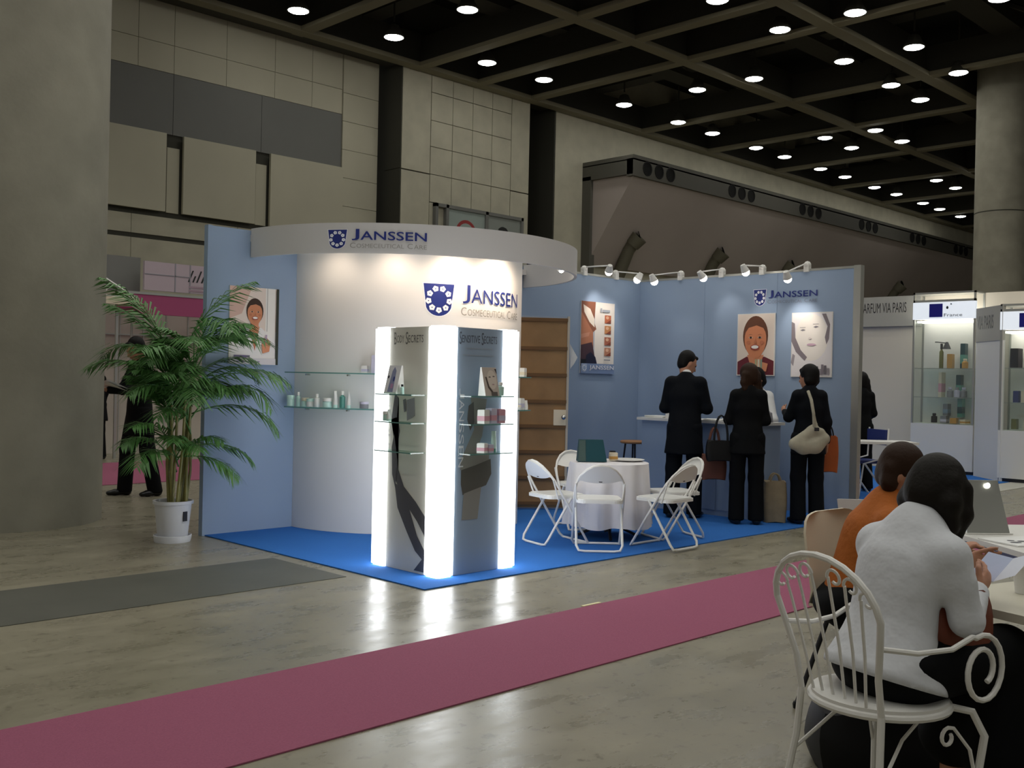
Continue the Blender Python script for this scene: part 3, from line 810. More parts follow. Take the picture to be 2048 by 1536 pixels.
bottle(ring(198, 1.36, zl), 'tapering white bottle on the lower curved shelf beside the squat jars', .026, .12, 'white', 'white', GL)
jar(ring(202.5, 1.35, zl), 'wide jar with a white domed lid next to the upright tube on the lower shelf', .042, .085, 'mint', 'white', GL)
tubepack(ring(206.0, 1.35, zl), 'tall white tube standing beside the green bottle on the lower shelf', .022, .15, 'white', 'mint', .5, GL)
bottle(ring(208.5, 1.33, zl), 'green bottle with a dark collar and white cap on the lower curved shelf', .026, .15, 'teal', 'white', GL)
tubepack(ring(211.5, 1.35, zl), 'white tube right of the green bottle on the lower shelf', .02, .15, 'white', 'mint', .9, GL)
jar(ring(217.5, 1.34, zl), 'grey printed jar standing alone on the lower curved shelf', .04, .06, 'grey', 'lilac')
carton(ring(217.5, 1.33, zu), 'low white box on the upper curved shelf near the tower', .09, .05, .065, .7, 'white', 'lilac')
carton(ring(221.5, 1.33, zu), 'tall lilac box on the upper curved shelf half behind the tower', .09, .06, .16, .75, 'lilac', 'lilac')
carton(ring(290, 1.36, zu), 'small white box on the upper shelf end by the storage door', .05, .05, .085, .3, 'white', 'cream')
carton(ring(288, 1.35, zl), 'white carton on the lower shelf end by the storage door', .07, .07, .11, .2, 'white', 'lilac')
tubepack(ring(291.5, 1.38, zl), 'white tube at the tip of the lower shelf by the storage door', .022, .09, 'white', 'white', .2)
jar(ring(284.5, 1.385, zl), 'small white jar beside the carton on the lower shelf end', .028, .045, 'white', 'cream')

# goods on the tower: left side shelves (x = TX0 side) and right side shelves (y = TY0 side)
def leaflet_stand(loc, rz, label, shapes):
    t = thing('leaflet_box', label, 'leaflet stand', loc, rz)
    MB().add([(-.07, -.05, 0), (.07, -.05, 0), (.07, .03, 0), (-.07, .03, 0), (-.07, .0, .205), (.07, .0, .205), (.07, .012, .205), (-.07, .012, .205)],
             [(0, 3, 2, 1), (4, 5, 6, 7), (0, 1, 5, 4), (2, 3, 7, 6), (0, 4, 7, 3), (1, 2, 6, 5)]).build('card_body', M['white'], t)
    up = Vector((0, .05, .205)).normalized(); nn = Vector((1, 0, 0)).cross(up)
    print_obj('printed_front', shapes, plane_map((-.07, -.05, 0), (1, 0, 0), up, nn), t, .0003, .0006)
    return t
leaflet_stand((TX0 - .045, .655, 1.294), -PI / 2, 'white leaflet box with a blue picture on the left tower shelf',
              [('#e8e8ec', rect(0, .14, 0, .21)), ('#8d93b4', poly([(.035, .0), (.10, .0), (.095, .17), (.07, .20), (.05, .17)])), ('#23263c', ell(.02, .125, .01, .012, 8)), ('#3c4a8a', ell(.085, .11, .012, .02, 8)), ('#b78fb4', rect(.06, .09, .04, .075)), ('#cfe4da', rect(0, .14, 0, .012))])
leaflet_stand((TX0 + .40, TY0 - .055, 1.294), 0, 'white leaflet box with a sketched face on the right tower shelf',
              [('#b9ada2', rect(.0, .14, 0, .21)), ('#cfc3b6', ell(.085, .12, .045, .07)), ('#4b4038', poly([(.02, .14), (.035, .06), (.07, .02), (.09, .02), (.05, .07), (.035, .14)])), ('#5f5550', rect(.055, .075, .135, .143)), ('#5f5550', rect(.095, .115, .14, .148)), ('#3a3230', poly([(.12, .2), (.14, .2), (.14, .16)])), ('#a98c8c', ell(.09, .085, .012, .005, 8)), ('#5c5450', rect(.06, .12, .0, .03))])
bottle((TX0 - .05, .74, 1.294), 'small green bottle beside the blue leaflet box', .014, .09, 'teal', 'black')
bottle((TX0 - .06, .555, 1.294), 'little dark-capped bottle right of the blue leaflet box', .014, .07, 'mint', 'black')
tubepack((TX0 - .06, .70, 1.094), 'white tube on the middle left tower shelf', .02, .085, 'white', 'mint', .3)
jar((TX0 - .055, .745, 1.094), 'mint jar on the middle left tower shelf next to the white tube', .022, .07, 'mint', 'white')
bottle((TX0 + .53, TY0 - .05, 1.294), 'mint bottle at the post end of the upper right tower shelf', .026, .10, 'mint', 'white')
carton((TX0 + .365, TY0 - .05, 1.094), 'pink and white box at the left of the middle right tower shelf', .07, .06, .10, .25, 'white', 'pink')
carton((TX0 + .445, TY0 - .045, 1.094), 'greyish pink box in the middle of the middle right tower shelf', .06, .06, .11, .1, 'lilac', 'pink')
carton((TX0 + .53, TY0 - .045, 1.094), 'pink box at the post end of the middle right tower shelf', .065, .06, .105, 0, 'pink', 'lilac')
carton((TX0 + .36, TY0 - .05, .884), 'small pink and white box on the bottom right tower shelf', .06, .06, .07, .35, 'white', 'pink')
carton((TX0 + .425, TY0 - .05, .884), 'rose box beside the green tube on the bottom right tower shelf', .05, .05, .06, .1, 'lilac', 'pink')
tubepack((TX0 + .475, TY0 - .045, .884), 'tall white and green tube on the bottom right tower shelf', .022, .155, 'mint', 'teal', .1)

# ---------------------------------------------------------------- folding chairs
def folding_chair():
    t = thing('folding_chair', '', 'chair', (0, 0, 0), 0, 'white folding chairs around the round table')
    w = .205
    def arc(c, a, b, z): pass
    # back hoop: from the front feet up to the arch (seen from the side it is one straight slanted tube)
    def onback(x, s):  # s from 0 (floor front) to 1 (top)
        return Vector((x, .205 - .46 * s, .012 + .755 * s))
    pts = []
    for s in (0.04, .3, .6): pts.append(onback(-w, s))
    for i in range(11):
        a = PI - PI * i / 10; pts.append(onback(w * math.cos(a), .68 + .32 * math.sin(a)))
    for s in (.6, .3, .04): pts.append(onback(w, s))
    base = []
    for x, k in ((w, .02), (w - .015, 0), (w - .06, -.004)): base.append(Vector((x, .205 + (0 if k == .02 else .012), .012)))
    base += [Vector((-(w - .06), .217, .012)), Vector((-(w - .015), .215, .012))]
    MB().tube(pts + base, .011, 8, True).build('back_frame', M['white'], t, True)
    # rear legs
    w2 = .19
    pts = [Vector((-w2, .03, .43)), Vector((-w2, -.20, .06)), Vector((-w2 + .02, -.218, .018)), Vector((-w2 + .07, -.222, .012)), Vector((w2 - .07, -.222, .012)), Vector((w2 - .02, -.218, .018)), Vector((w2, -.20, .06)), Vector((w2, .03, .43))]
    MB().tube(pts, .011, 8).build('leg_frame', M['white'], t, True)
    for x in (-w2, w2): MB().tube([(x, -.10, .42), (x * 1.06, -.165, .60)], .008, 6).build('hinge_bar', M['white'], t)
    # seat
    mb = MB(); r = .07
    mb.rbox(-.19, .19, -.19, .20, .425, .452, r, None, 5)
    mb.rbox(-.178, .178, -.178, .188, .450, .460, r * .9, None, 5)
    mb.build('seat', M['whiteplastic'], t)
    # backrest plate inside the arch
    N, K = 12, 5; vs = []
    for side in (0, 1):
        for j in range(K + 1):
            for i in range(N + 1):
                x = (i / N * 2 - 1) * .9
                hw = w * .985
                top = .68 + .31 * math.sqrt(max(0, 1 - x * x)); bot = min(top - .004, .845 - .065 * math.sqrt(max(0, 1 - (x / .9) ** 2)))
                s = bot + (top - bot) * j / K
                p = onback(x * hw, s); p.y += .018 * (x * x - .9) * 1.0 - side * .012
                vs.append(p)
    fs = []; o = (K + 1) * (N + 1)
    for j in range(K):
        for i in range(N):
            a = j * (N + 1) + i; b = a + N + 1
            fs += [(a, a + 1, b + 1, b), (o + a, o + b, o + b + 1, o + a + 1)]
    for i in range(N):
        fs += [(i, o + i, o + i + 1, i + 1)]; a = K * (N + 1) + i; fs += [(a, a + 1, o + a + 1, o + a)]
    MB().add(vs, fs).build('backrest', M['whiteplastic'], t, True)
    q = onback(0, .80)
    MB().box(-.014, .014, q.y - .03, q.y - .012, q.z - .004, q.z + .004).build('grip_slot', M['black'], t)
    return t
ch0 = folding_chair()
spots = [((2.215, .385), 44.7, 'white folding chair with its back to the aisle, nearest the round table front'),
         ((2.75, .09), 90.7, 'white folding chair standing at the carpet edge beside the round table'),
         ((3.27, .385), 157.9, 'white folding chair at the round table on the counter side, behind another chair'),
         ((2.17, .83), -13.5, 'white folding chair between the glowing tower and the round table'),
         ((3.05, 1.32), -114, 'white folding chair behind the round table beside the storage door')]
for i, (p, a, lb) in enumerate(spots):
    o = ch0 if i == 0 else copy_tree(ch0)
    o.location = (p[0], p[1], .009); o.rotation_euler = (0, 0, math.radians(a) - PI / 2); o['label'] = lb; o.scale = (1, 1, .94)

# ---------------------------------------------------------------- round table with cloth
TCX, TCY = 2.80, .76
t = thing('round_table', 'small round table hidden under a white cloth among folding chairs', 'table', (TCX, TCY, .009))
MB().lathe([(0, .655), (.335, .655), (.34, .66), (.34, .68), (0, .68)], 32).build('tabletop', M['white'], t)
MB().tube([(0, 0, .05), (0, 0, .66)], .03, 10).build('pedestal', M['dark'], t)
for k in range(4):
    a = PI / 4 + k * PI / 2
    MB().tube([(0, 0, .16), (.15 * math.cos(a), .15 * math.sin(a), .07), (.27 * math.cos(a), .27 * math.sin(a), .014)], .014, 6).build('foot', M['dark'], t)
mb = MB(); n = 120; vs = []
prof = [(.10, .684, 0), (.34, .684, 0), (.356, .678, .0), (.358, .66, .2), (.362, .5, .6), (.372, .3, .85), (.385, .115, 1)]
vs.append((0, 0, .685))
for r, z, k in prof:
    for i in range(n):
        a = 2 * PI * i / n
        w_ = .028 * math.sin(9 * a + .5) + .014 * math.sin(17 * a + 1.3)
        rr = r + k * w_; zz = z + (.012 * math.sin(5 * a) if k == 1 else 0)
        vs.append((rr * math.cos(a), rr * math.sin(a), zz))
fs = [(0, 1 + i, 1 + (i + 1) % n) for i in range(n)]
for q in range(len(prof) - 1):
    for i in range(n): fs.append((1 + q * n + i, 1 + (q + 1) * n + i, 1 + (q + 1) * n + (i + 1) % n, 1 + q * n + (i + 1) % n))
o = MB().add(vs, fs).build('tablecloth', M['cloth'], None, True); o.location = (TCX, TCY, .009)
tag(o, 'white pleated cloth draped over the small round table', 'tablecloth')
zt = .009 + .690
# dark green card display on the table
t = thing('display_card_box', 'dark green angular card display on the round table', 'display box', (2.60, .80, zt), math.radians(-40))
MB().add([(-.13, -.05, 0), (.13, -.05, 0), (.13, .08, 0), (-.13, .08, 0), (-.12, .0, .195), (.10, .0, .195), (.10, .03, .195), (-.12, .03, .195)],
         [(0, 3, 2, 1), (4, 5, 6, 7), (0, 1, 5, 4), (2, 3, 7, 6), (0, 4, 7, 3), (1, 2, 6, 5)]).build('card_body', M['green'], t)
MB().add([(-.128, -.052, .004), (-.06, -.052, .004), (-.06, -.005, .19), (-.118, -.005, .19)], [(0, 1, 2, 3)]).build('side_panel', mat('green_grey', '#3e524e', .6), t)
carton((2.83, .74, zt), 'small cream box beside the green card display', .07, .05, .075, -.6, 'cream', 'amber')
carton((2.89, .80, zt), 'small dark box leaning behind the cream box on the round table', .05, .04, .085, -.6, 'dark', 'dark')
o = MB().lathe([(0, 0), (.13, .0), (.16, .010), (.155, .012), (.12, .004), (0, .004)], 28).build('white_plate', M['white'], None, True); o.location = (2.98, .70, zt + .001)
tag(o, 'flat white tray at the counter side of the round table', 'tray')

# ---------------------------------------------------------------- stool
t = thing('bar_stool', 'wooden topped bar stool with dark legs beside the blue counter', 'stool', (5.22, 2.40, .009))
MB().lathe([(0, .685), (.15, .685), (.165, .695), (.165, .71), (.15, .72), (0, .72)], 24).build('seat', M['wood'], t, True)
for k in range(4):
    a = PI / 4 + k * PI / 2; c, s = math.cos(a), math.sin(a)
    MB().tube([(.10 * c, .10 * s, .69), (.17 * c, .17 * s, .0)], .012, 6).build('leg', M['dark'], t)
MB().tube([(.15 * math.cos(2 * PI * i / 20), .15 * math.sin(2 * PI * i / 20), .22) for i in range(20)], .008, 6, True).build('foot_ring', M['dark'], t)

# ---------------------------------------------------------------- counter
ct = thing('reception_counter', 'blue fronted reception counter with a white top before the right booth wall', 'counter', (4.92, .52, .009))
MB().box(0, .42, 0, 1.53, 0, .985).build('body', M['bluewall'], ct)
MB().box(-.05, .46, -.03, 1.57, .985, 1.015).build('countertop', M['white'], ct)
MB().box(-.008, 0, .02, .50, .06, .95).build('front_panel', M['bluewall'], ct); MB().box(-.008, 0, .52, 1.0, .06, .95).build('front_panel', M['bluewall'], ct); MB().box(-.008, 0, 1.02, 1.51, .06, .95).build('front_panel', M['bluewall'], ct)
zc = .009 + 1.016
def sheet(name, loc, w, d, rz, label, m='paper', th=.004, cat='paper', layers=3, group=None):
    t = thing(name, label, cat, loc, rz, group)
    for i in range(layers):
        T = Matrix.Rotation((i - 1) * .07, 4, 'Z')
        MB().box(-w / 2, w / 2, -d / 2, d / 2, th * i, th * i + th * .9, T).build('sheet', M[m], t)
    return t
sheet('leaflet_pile', (5.10, 1.93, zc), .30, .21, 1.45, 'fanned pile of white leaflets at the corner end of the counter', th=.006)
carton((5.03, 1.70, zc), 'white box on the counter left of the man in the dark suit', .16, .11, .085, .2, 'white', 'whiteplastic')
sheet('order_form', (5.06, 1.16, zc), .30, .21, .4, 'white order forms lying on the counter in front of the man', th=.004)
sheet('catalogue', (5.12, .90, zc), .21, .29, .9, 'open white catalogue lying near the white-shirted person', th=.008, cat='catalogue')
t = thing('card_terminal', 'grey machine with a slanted top on the counter between the two women', 'machine', (5.12, .66, zc), -.3)
MB().add([(-.12, -.10, 0), (.12, -.10, 0), (.12, .12, 0), (-.12, .12, 0), (-.12, -.08, .10), (.12, -.08, .10), (.11, .10, .17), (-.11, .10, .17)],
         [(0, 3, 2, 1), (4, 5, 6, 7), (0, 1, 5, 4), (2, 3, 7, 6), (0, 4, 7, 3), (1, 2, 6, 5)]).build('casing', M['grey'], t)
MB().box(-.08, .08, .06, .09, .165, .30).build('display_plate', M['cream'], t)
MB().box(-.09, .09, -.06, .02, .115, .145).build('key_block', M['white'], t)

# ---------------------------------------------------------------- potted palm
PX, PY = -.345, 2.87
pp = thing('potted_palm', 'tall bushy areca palm in a white pot beside the blue wall', 'potted plant', (PX, PY, 0))
MB().lathe([(0, .0), (.145, 0), (.150, .02), (.155, .055), (.148, .058), (.14, .03), (0, .03)], 28).build('saucer', M['pot'], pp, True)
po = MB().lathe([(.115, .03), (.122, .04), (.150, .315), (.163, .318), (.165, .345), (.150, .345), (.143, .30), (0, .30)], 28).build('pot', M['pot'], pp, True)
MB().lathe([(0, .30), (.142, .302)], 20).build('soil', M['terracotta'], pp)
MB().box(.142, .150, -.02, .02, .18, .26, Matrix.Rotation(math.radians(-75), 4, 'Z') @ Matrix.Rotation(.0, 4, 'Y')).build('pot_label', M['dark'], po)
rnd = random.Random(3)
canes = []
for i in range(11):
    a = rnd.uniform(0, 2 * PI); r0 = rnd.uniform(.02, .11); h = rnd.uniform(.55, 1.15)
    b = Vector((r0 * math.cos(a), r0 * math.sin(a), .29)); tp_ = Vector((b.x * 1.5 + rnd.uniform(-.05, .05), b.y * 1.5 + rnd.uniform(-.05, .05), .29 + h))
    MB().tube([b, (b + tp_) / 2 + Vector((rnd.uniform(-.02, .02), rnd.uniform(-.02, .02), 0)), tp_], .014, 7, r2=.010).build('cane', M['stem'], pp, True)
    canes.append(tp_)
def frond(base, az, elev, L, droop, seed, name='frond'):
    rr = random.Random(seed)
    p = Vector(base); P = [p.copy()]; T = []
    n = 16; e = elev; d2 = Vector((math.cos(az), math.sin(az), 0))
    for i in range(n):
        t_ = d2 * math.cos(e) + Vector((0, 0, math.sin(e))); T.append(t_)
        p = p + t_ * (L / n); P.append(p.copy()); e -= droop / n * (0.4 + 1.6 * i / n)
    mb = MB().tube(P, .007, 5, r2=.002)
    side = Vector((-math.sin(az), math.cos(az), 0))
    for i in range(5, n + 1):
        for sub in (0, .5):
            if i == n and sub: continue
            q = P[i] if not sub else (P[i] + P[min(i + 1, n)]) / 2
            tt = T[min(i, n - 1)]
            f = (i + sub - 5) / (n - 5)
            ll = L * .36 * math.sin(PI * min(1, .18 + .80 * f)) * rr.uniform(.8, 1.1) + .05
            for s in (-1, 1):
                up = side.cross(tt).normalized()
                d = (tt * rr.uniform(.75, 1.05) + side * s * rr.uniform(.75, 1.0) + up * rr.uniform(.0, .25)).normalized()
                wv = tt.cross(d).cross(d).normalized() * .009
                k1 = q + d * ll * .5; k2 = q + d * ll + Vector((0, 0, -ll * .28))
                mb.add([q - wv * .4, q + wv * .4, k1 + wv, k1 - wv, k2], [(0, 1, 2, 3), (3, 2, 4)])
    return mb.build(name, M['leaf'], pp)
fi = 0
for i, c in enumerate(canes):
    for j in range(4):
        az = rnd.uniform(1.75, 2 * PI - .25); fi += 1
        lf = abs(az - 2.36) < .95
        frond(c, az, math.radians(rnd.uniform(70, 86) if lf else rnd.uniform(50, 84)), rnd.uniform(.45, .62) if lf else rnd.uniform(.55, .95), rnd.uniform(.9, 1.6) if lf else rnd.uniform(1.1, 2.3), fi)
rv = Vector((.709, -.705, 0)); 
for az, el, L, dr, z in ((-.78, 42, 1.05, 1.3, 1.15), (-.6, 30, .95, 1.5, 1.0), (2.5, 45, .80, 1.3, 1.25), (2.2, 62, .85, 1.9, 1.3), (-1.0, 55, 1.0, 1.3, 1.3), (-.4, 20, .7, 1.2, .75), (2.7, 74, .9, 1.0, 1.3), (-.9, 10, .62, 1.1, .7), (1.9, 70, 1.0, .8, 1.35), (-2.4, 60, .9, 1.4, 1.2), (3.0, 70, 1.0, .8, 1.4), (-.8, 72, 1.05, .9, 1.4)):
    fi += 1; frond((0, 0, z), az, math.radians(el), L, dr, fi)
for i in range(6):
    fi += 1; frond((rnd.uniform(-.05, .05), rnd.uniform(-.05, .05), rnd.uniform(.5, .8)), rnd.uniform(1.75, 6.0), math.radians(rnd.uniform(45, 70)), rnd.uniform(.5, .75), rnd.uniform(1.2, 2), fi)

# ================================================================ people: smooth-blended solids turned into one continuous skin
class Field:
    def __init__(s, k=.02): s.p = []; s.k = k; s.cuts = []
    def cut(s, p, n): s.cuts.append((np.array(p, float), nrm(n))); return s
    def cap(s, a, b, ra, rb=None, n=None, fl=1.0, k=None):
        s.p.append(('c', np.array(a, float), np.array(b, float), ra, ra if rb is None else rb, None if n is None else np.array(n, float) / np.linalg.norm(n), fl, k)); return s
    def chain(s, pts, rs, n=None, fl=1.0, k=None):
        for i in range(len(pts) - 1): s.cap(pts[i], pts[i + 1], rs[i], rs[i + 1], n, fl, k)
        return s
    def ell(s, c, r, R=None, k=None):
        s.p.append(('e', np.array(c, float), np.array(r, float), np.eye(3) if R is None else np.array(R, float), k)); return s
    def mesh(s, vox):
        lo = np.full(3, 1e9); hi = np.full(3, -1e9); bbs = []
        for q in s.p:
            if q[0] == 'c':
                r = max(q[3], q[4]) * 1.02; a, b = np.minimum(q[1], q[2]) - r, np.maximum(q[1], q[2]) + r
            else:
                r = max(q[2]); a, b = q[1] - r, q[1] + r
            bbs.append((a, b)); lo = np.minimum(lo, a); hi = np.maximum(hi, b)
        pad = s.k + 3 * vox; lo -= pad; hi += pad
        dim = np.ceil((hi - lo) / vox).astype(int) + 1
        g = np.full(dim, 1.0, np.float32)
        for q, (a, b) in zip(s.p, bbs):
            k = s.k if q[-1] is None else q[-1]
            i0 = np.maximum(0, ((a - lo - k - 2 * vox) / vox).astype(int)); i1 = np.minimum(dim, ((b - lo + k + 2 * vox) / vox).astype(int) + 2)
            ax = [lo[d] + vox * np.arange(i0[d], i1[d]) for d in range(3)]
            X, Y, Z = np.meshgrid(*ax, indexing='ij', sparse=True)
            if q[0] == 'c':
                _, A, B, ra, rb, n, fl, _k = q
                px, py, pz = X - A[0], Y - A[1], Z - A[2]; ba = B - A
                if n is not None:
                    c = (px * n[0] + py * n[1] + pz * n[2]) * (1 / fl - 1)
                    px, py, pz = px + c * n[0], py + c * n[1], pz + c * n[2]
                    ba = ba + n * (ba @ n) * (1 / fl - 1)
                L2 = max(ba @ ba, 1e-9)
                t = np.clip((px * ba[0] + py * ba[1] + pz * ba[2]) / L2, 0, 1)
                d = np.sqrt((px - t * ba[0]) ** 2 + (py - t * ba[1]) ** 2 + (pz - t * ba[2]) ** 2) - (ra + (rb - ra) * t)
            else:
                _, Cc, r, R, _k = q
                px, py, pz = X - Cc[0], Y - Cc[1], Z - Cc[2]
                u = [(px * R[0][j] + py * R[1][j] + pz * R[2][j]) for j in range(3)]
                k0 = np.sqrt(sum((u[j] / r[j]) ** 2 for j in range(3))) + 1e-9; k1 = np.sqrt(sum((u[j] / r[j] ** 2) ** 2 for j in range(3))) + 1e-9
                d = k0 * (k0 - 1) / k1
            sl = tuple(slice(i0[j], i1[j]) for j in range(3))
            o = g[sl]; h = np.maximum(k - np.abs(o - d), 0) / k
            g[sl] = np.minimum(o, d) - h * h * k * .25
        if s.cuts:
            X, Y, Z = np.meshgrid(*[lo[d] + vox * np.arange(dim[d]) for d in range(3)], indexing='ij', sparse=True)
            for p_, n_ in s.cuts: g = np.maximum(g, ((X - p_[0]) * n_[0] + (Y - p_[1]) * n_[1] + (Z - p_[2]) * n_[2]).astype(np.float32))
        # surface nets
        S = g < 0
        nx, ny, nz = dim - 1
        cnt = np.zeros((nx, ny, nz), np.int8)
        for dx in (0, 1):
            for dy in (0, 1):
                for dz in (0, 1): cnt += S[dx:dx + nx, dy:dy + ny, dz:dz + nz]
        act = (cnt > 0) & (cnt < 8)
        idx = np.full(act.shape, -1, np.int64); I = np.argwhere(act); idx[act] = np.arange(len(I))
        acc = np.zeros((len(I), 3)); num = np.zeros(len(I))
        cor = [(x, y, z) for x in (0, 1) for y in (0, 1) for z in (0, 1)]
        for i, ca in enumerate(cor):
            for cb in cor[i + 1:]:
                if sum(abs(ca[j] - cb[j]) for j in range(3)) != 1: continue
                va = g[I[:, 0] + ca[0], I[:, 1] + ca[1], I[:, 2] + ca[2]]; vb = g[I[:, 0] + cb[0], I[:, 1] + cb[1], I[:, 2] + cb[2]]
                mk = (va < 0) != (vb < 0); t = np.where(mk, va / np.where(mk, va - vb, 1), 0)
                for j in range(3): acc[:, j] += mk * (ca[j] + t * (cb[j] - ca[j]))
                num += mk
        V = lo + vox * (I + acc / num[:, None])
        F = []
        for ax in range(3):
            sh = [slice(None)] * 3; sh2 = [slice(None)] * 3; sh[ax] = slice(0, -1); sh2[ax] = slice(1, None)
            ed = S[tuple(sh)] != S[tuple(sh2)]
            E = np.argwhere(ed); b, c = (ax + 1) % 3, (ax + 2) % 3
            E = E[(E[:, b] > 0) & (E[:, c] > 0) & (E[:, b] < dim[b] - 1) & (E[:, c] < dim[c] - 1)]
            qs = []
            for db, dc in ((1, 1), (0, 1), (0, 0), (1, 0)):
                e = E.copy(); e[:, b] -= db; e[:, c] -= dc; qs.append(idx[e[:, 0], e[:, 1], e[:, 2]])
            Q = np.stack(qs, 1); fl = ~S[E[:, 0], E[:, 1], E[:, 2]]
            Q[fl] = Q[fl][:, ::-1]; F.append(Q)
        F = np.concatenate(F)
        return V, F
    def build(s, name, material, parent, vox):
        V, F = s.mesh(vox)
        me = bpy.data.meshes.new(name)
        me.vertices.add(len(V)); me.vertices.foreach_set('co', V.astype(np.float32).ravel())
        me.loops.add(F.size); me.loops.foreach_set('vertex_index', F.astype(np.int32).ravel())
        me.polygons.add(len(F)); me.polygons.foreach_set('loop_start', np.arange(0, F.size, 4, dtype=np.int32)); me.polygons.foreach_set('loop_total', np.full(len(F), 4, np.int32))
        me.update(calc_edges=True); me.validate()
        me.polygons.foreach_set('use_smooth', np.ones(len(me.polygons), bool))
        me.materials.append(material)
        return link(name, me, parent)

def nrm(v): v = np.array(v, float); return v / np.linalg.norm(v)
def A3(*v): return np.array(v, float)

def head_frame(face, up=(0, 0, 1)):
    f = nrm(face); r = nrm(np.cross(f, up)); u = np.cross(r, f); return r, f, u
def add_head(F, c, fr, s=1.0):
    r, f, u = fr; c = A3(*c); R = np.stack([r, f, u], 1)
    F.ell(c + u * .022 * s - f * .008 * s, (.074 * s, .092 * s, .092 * s), R)
    F.ell(c + f * .022 * s - u * .045 * s, (.058 * s, .066 * s, .075 * s), R)
    F.ell(c + f * .058 * s - u * .098 * s, (.026 * s, .024 * s, .022 * s), R, .02)
    F.cap(c + f * .088 * s - u * .008 * s, c + f * .104 * s - u * .042 * s, .009 * s, .014 * s, k=.012)
    F.cap(c + f * .082 * s - u * .068 * s - r * .014 * s, c + f * .082 * s - u * .068 * s + r * .014 * s, .011 * s, k=.01)
    for sg in (-1, 1):
        F.ell(c + r * sg * .075 * s - f * .004 * s - u * .018 * s, (.011 * s, .022 * s, .033 * s), R, .01)
        F.ell(c + r * sg * .030 * s + f * .082 * s + u * .008 * s, (.020 * s, .010 * s, .008 * s), R, .01)
def add_hand(F, w, d, n, side, s=1.0, curl=.5, spread=.0, thumb=1):
    """w wrist, d finger direction, n palm normal (fingers curl that way), side = thumb side"""
    w, d, n = A3(*w), nrm(d), nrm(n); sd = nrm(np.cross(d, n)) * side; n = nrm(np.cross(np.cross(d, n), d))
    F.chain([w, w + d * .035 * s, w + d * .085 * s], [.024 * s, .034 * s, .036 * s], n, .45, .012)
    for i, (o, l) in enumerate(((.030, .92), (.010, 1.02), (-.010, .97), (-.029, .78))):
        b = w + d * .088 * s + sd * o * s; p = b; dd = nrm(d + sd * o * spread)
        rr = .0088 * s
        for j, ln in enumerate((.043, .027, .022)):
            c = curl * (.7 + .6 * j); dn = nrm(dd * math.cos(c) + n * math.sin(c)); q = p + dn * ln * l * s
            F.cap(p, q, rr, rr * .92, k=.004); p = q; rr *= .92
    b = w + d * .030 * s + sd * .026 * s
    t1 = b + nrm(d * .7 + sd * .75 + n * .25 * thumb) * .045 * s; t2 = t1 + nrm(d * .9 + sd * .15 + n * .35 * thumb) * .032 * s
    F.chain([b, t1, t2], [.013 * s, .0105 * s, .009 * s], k=.006)

def face_bits(p, c, fr, s=1.0):
    r, f, u = fr; c = A3(*c)
    for sg in (-1, 1):
        e = c + r * sg * .031 * s + f * .079 * s - u * .006 * s
        MB().ball(Vector(e), .0115 * s, 8, (1, 1, .7)).build('eye', M['eye'], p, True)
    m_ = c + f * .089 * s - u * .068 * s
    MB().tube([Vector(m_ - r * .02 * s - f * .004), Vector(m_ + f * .001), Vector(m_ + r * .02 * s - f * .004)], .005 * s, 6).build('mouth', M['lip'], p, True)

def hair_cap(F, c, fr, s=1.0, back=0, fringe=.0, vol=.012):
    r, f, u = fr; c = A3(*c); R = np.stack([r, f, u], 1)
    F.ell(c + u * .038 * s - f * .027 * s, ((.076 + vol) * s, (.082 + vol) * s, (.084 + vol) * s), R)
    F.ell(c - f * .050 * s - u * .015 * s, ((.066 + vol) * s, (.050 + vol) * s, (.070 + vol) * s), R)
    if fringe: F.cap(c + f * .058 * s + u * .075 * s - r * .030 * s, c + f * .058 * s + u * .075 * s + r * .030 * s, .020 * s)
    if back:
        for sg in (-1, 0, 1):
            dn = A3(0, 0, -1.0)
            F.chain([c - f * .045 * s + r * sg * .055 * s, c - f * .05 * s + r * sg * .062 * s + dn * .05 * s, c - f * .045 * s + r * sg * .055 * s + dn * back * s], [.045 * s, .043 * s, .022 * s])

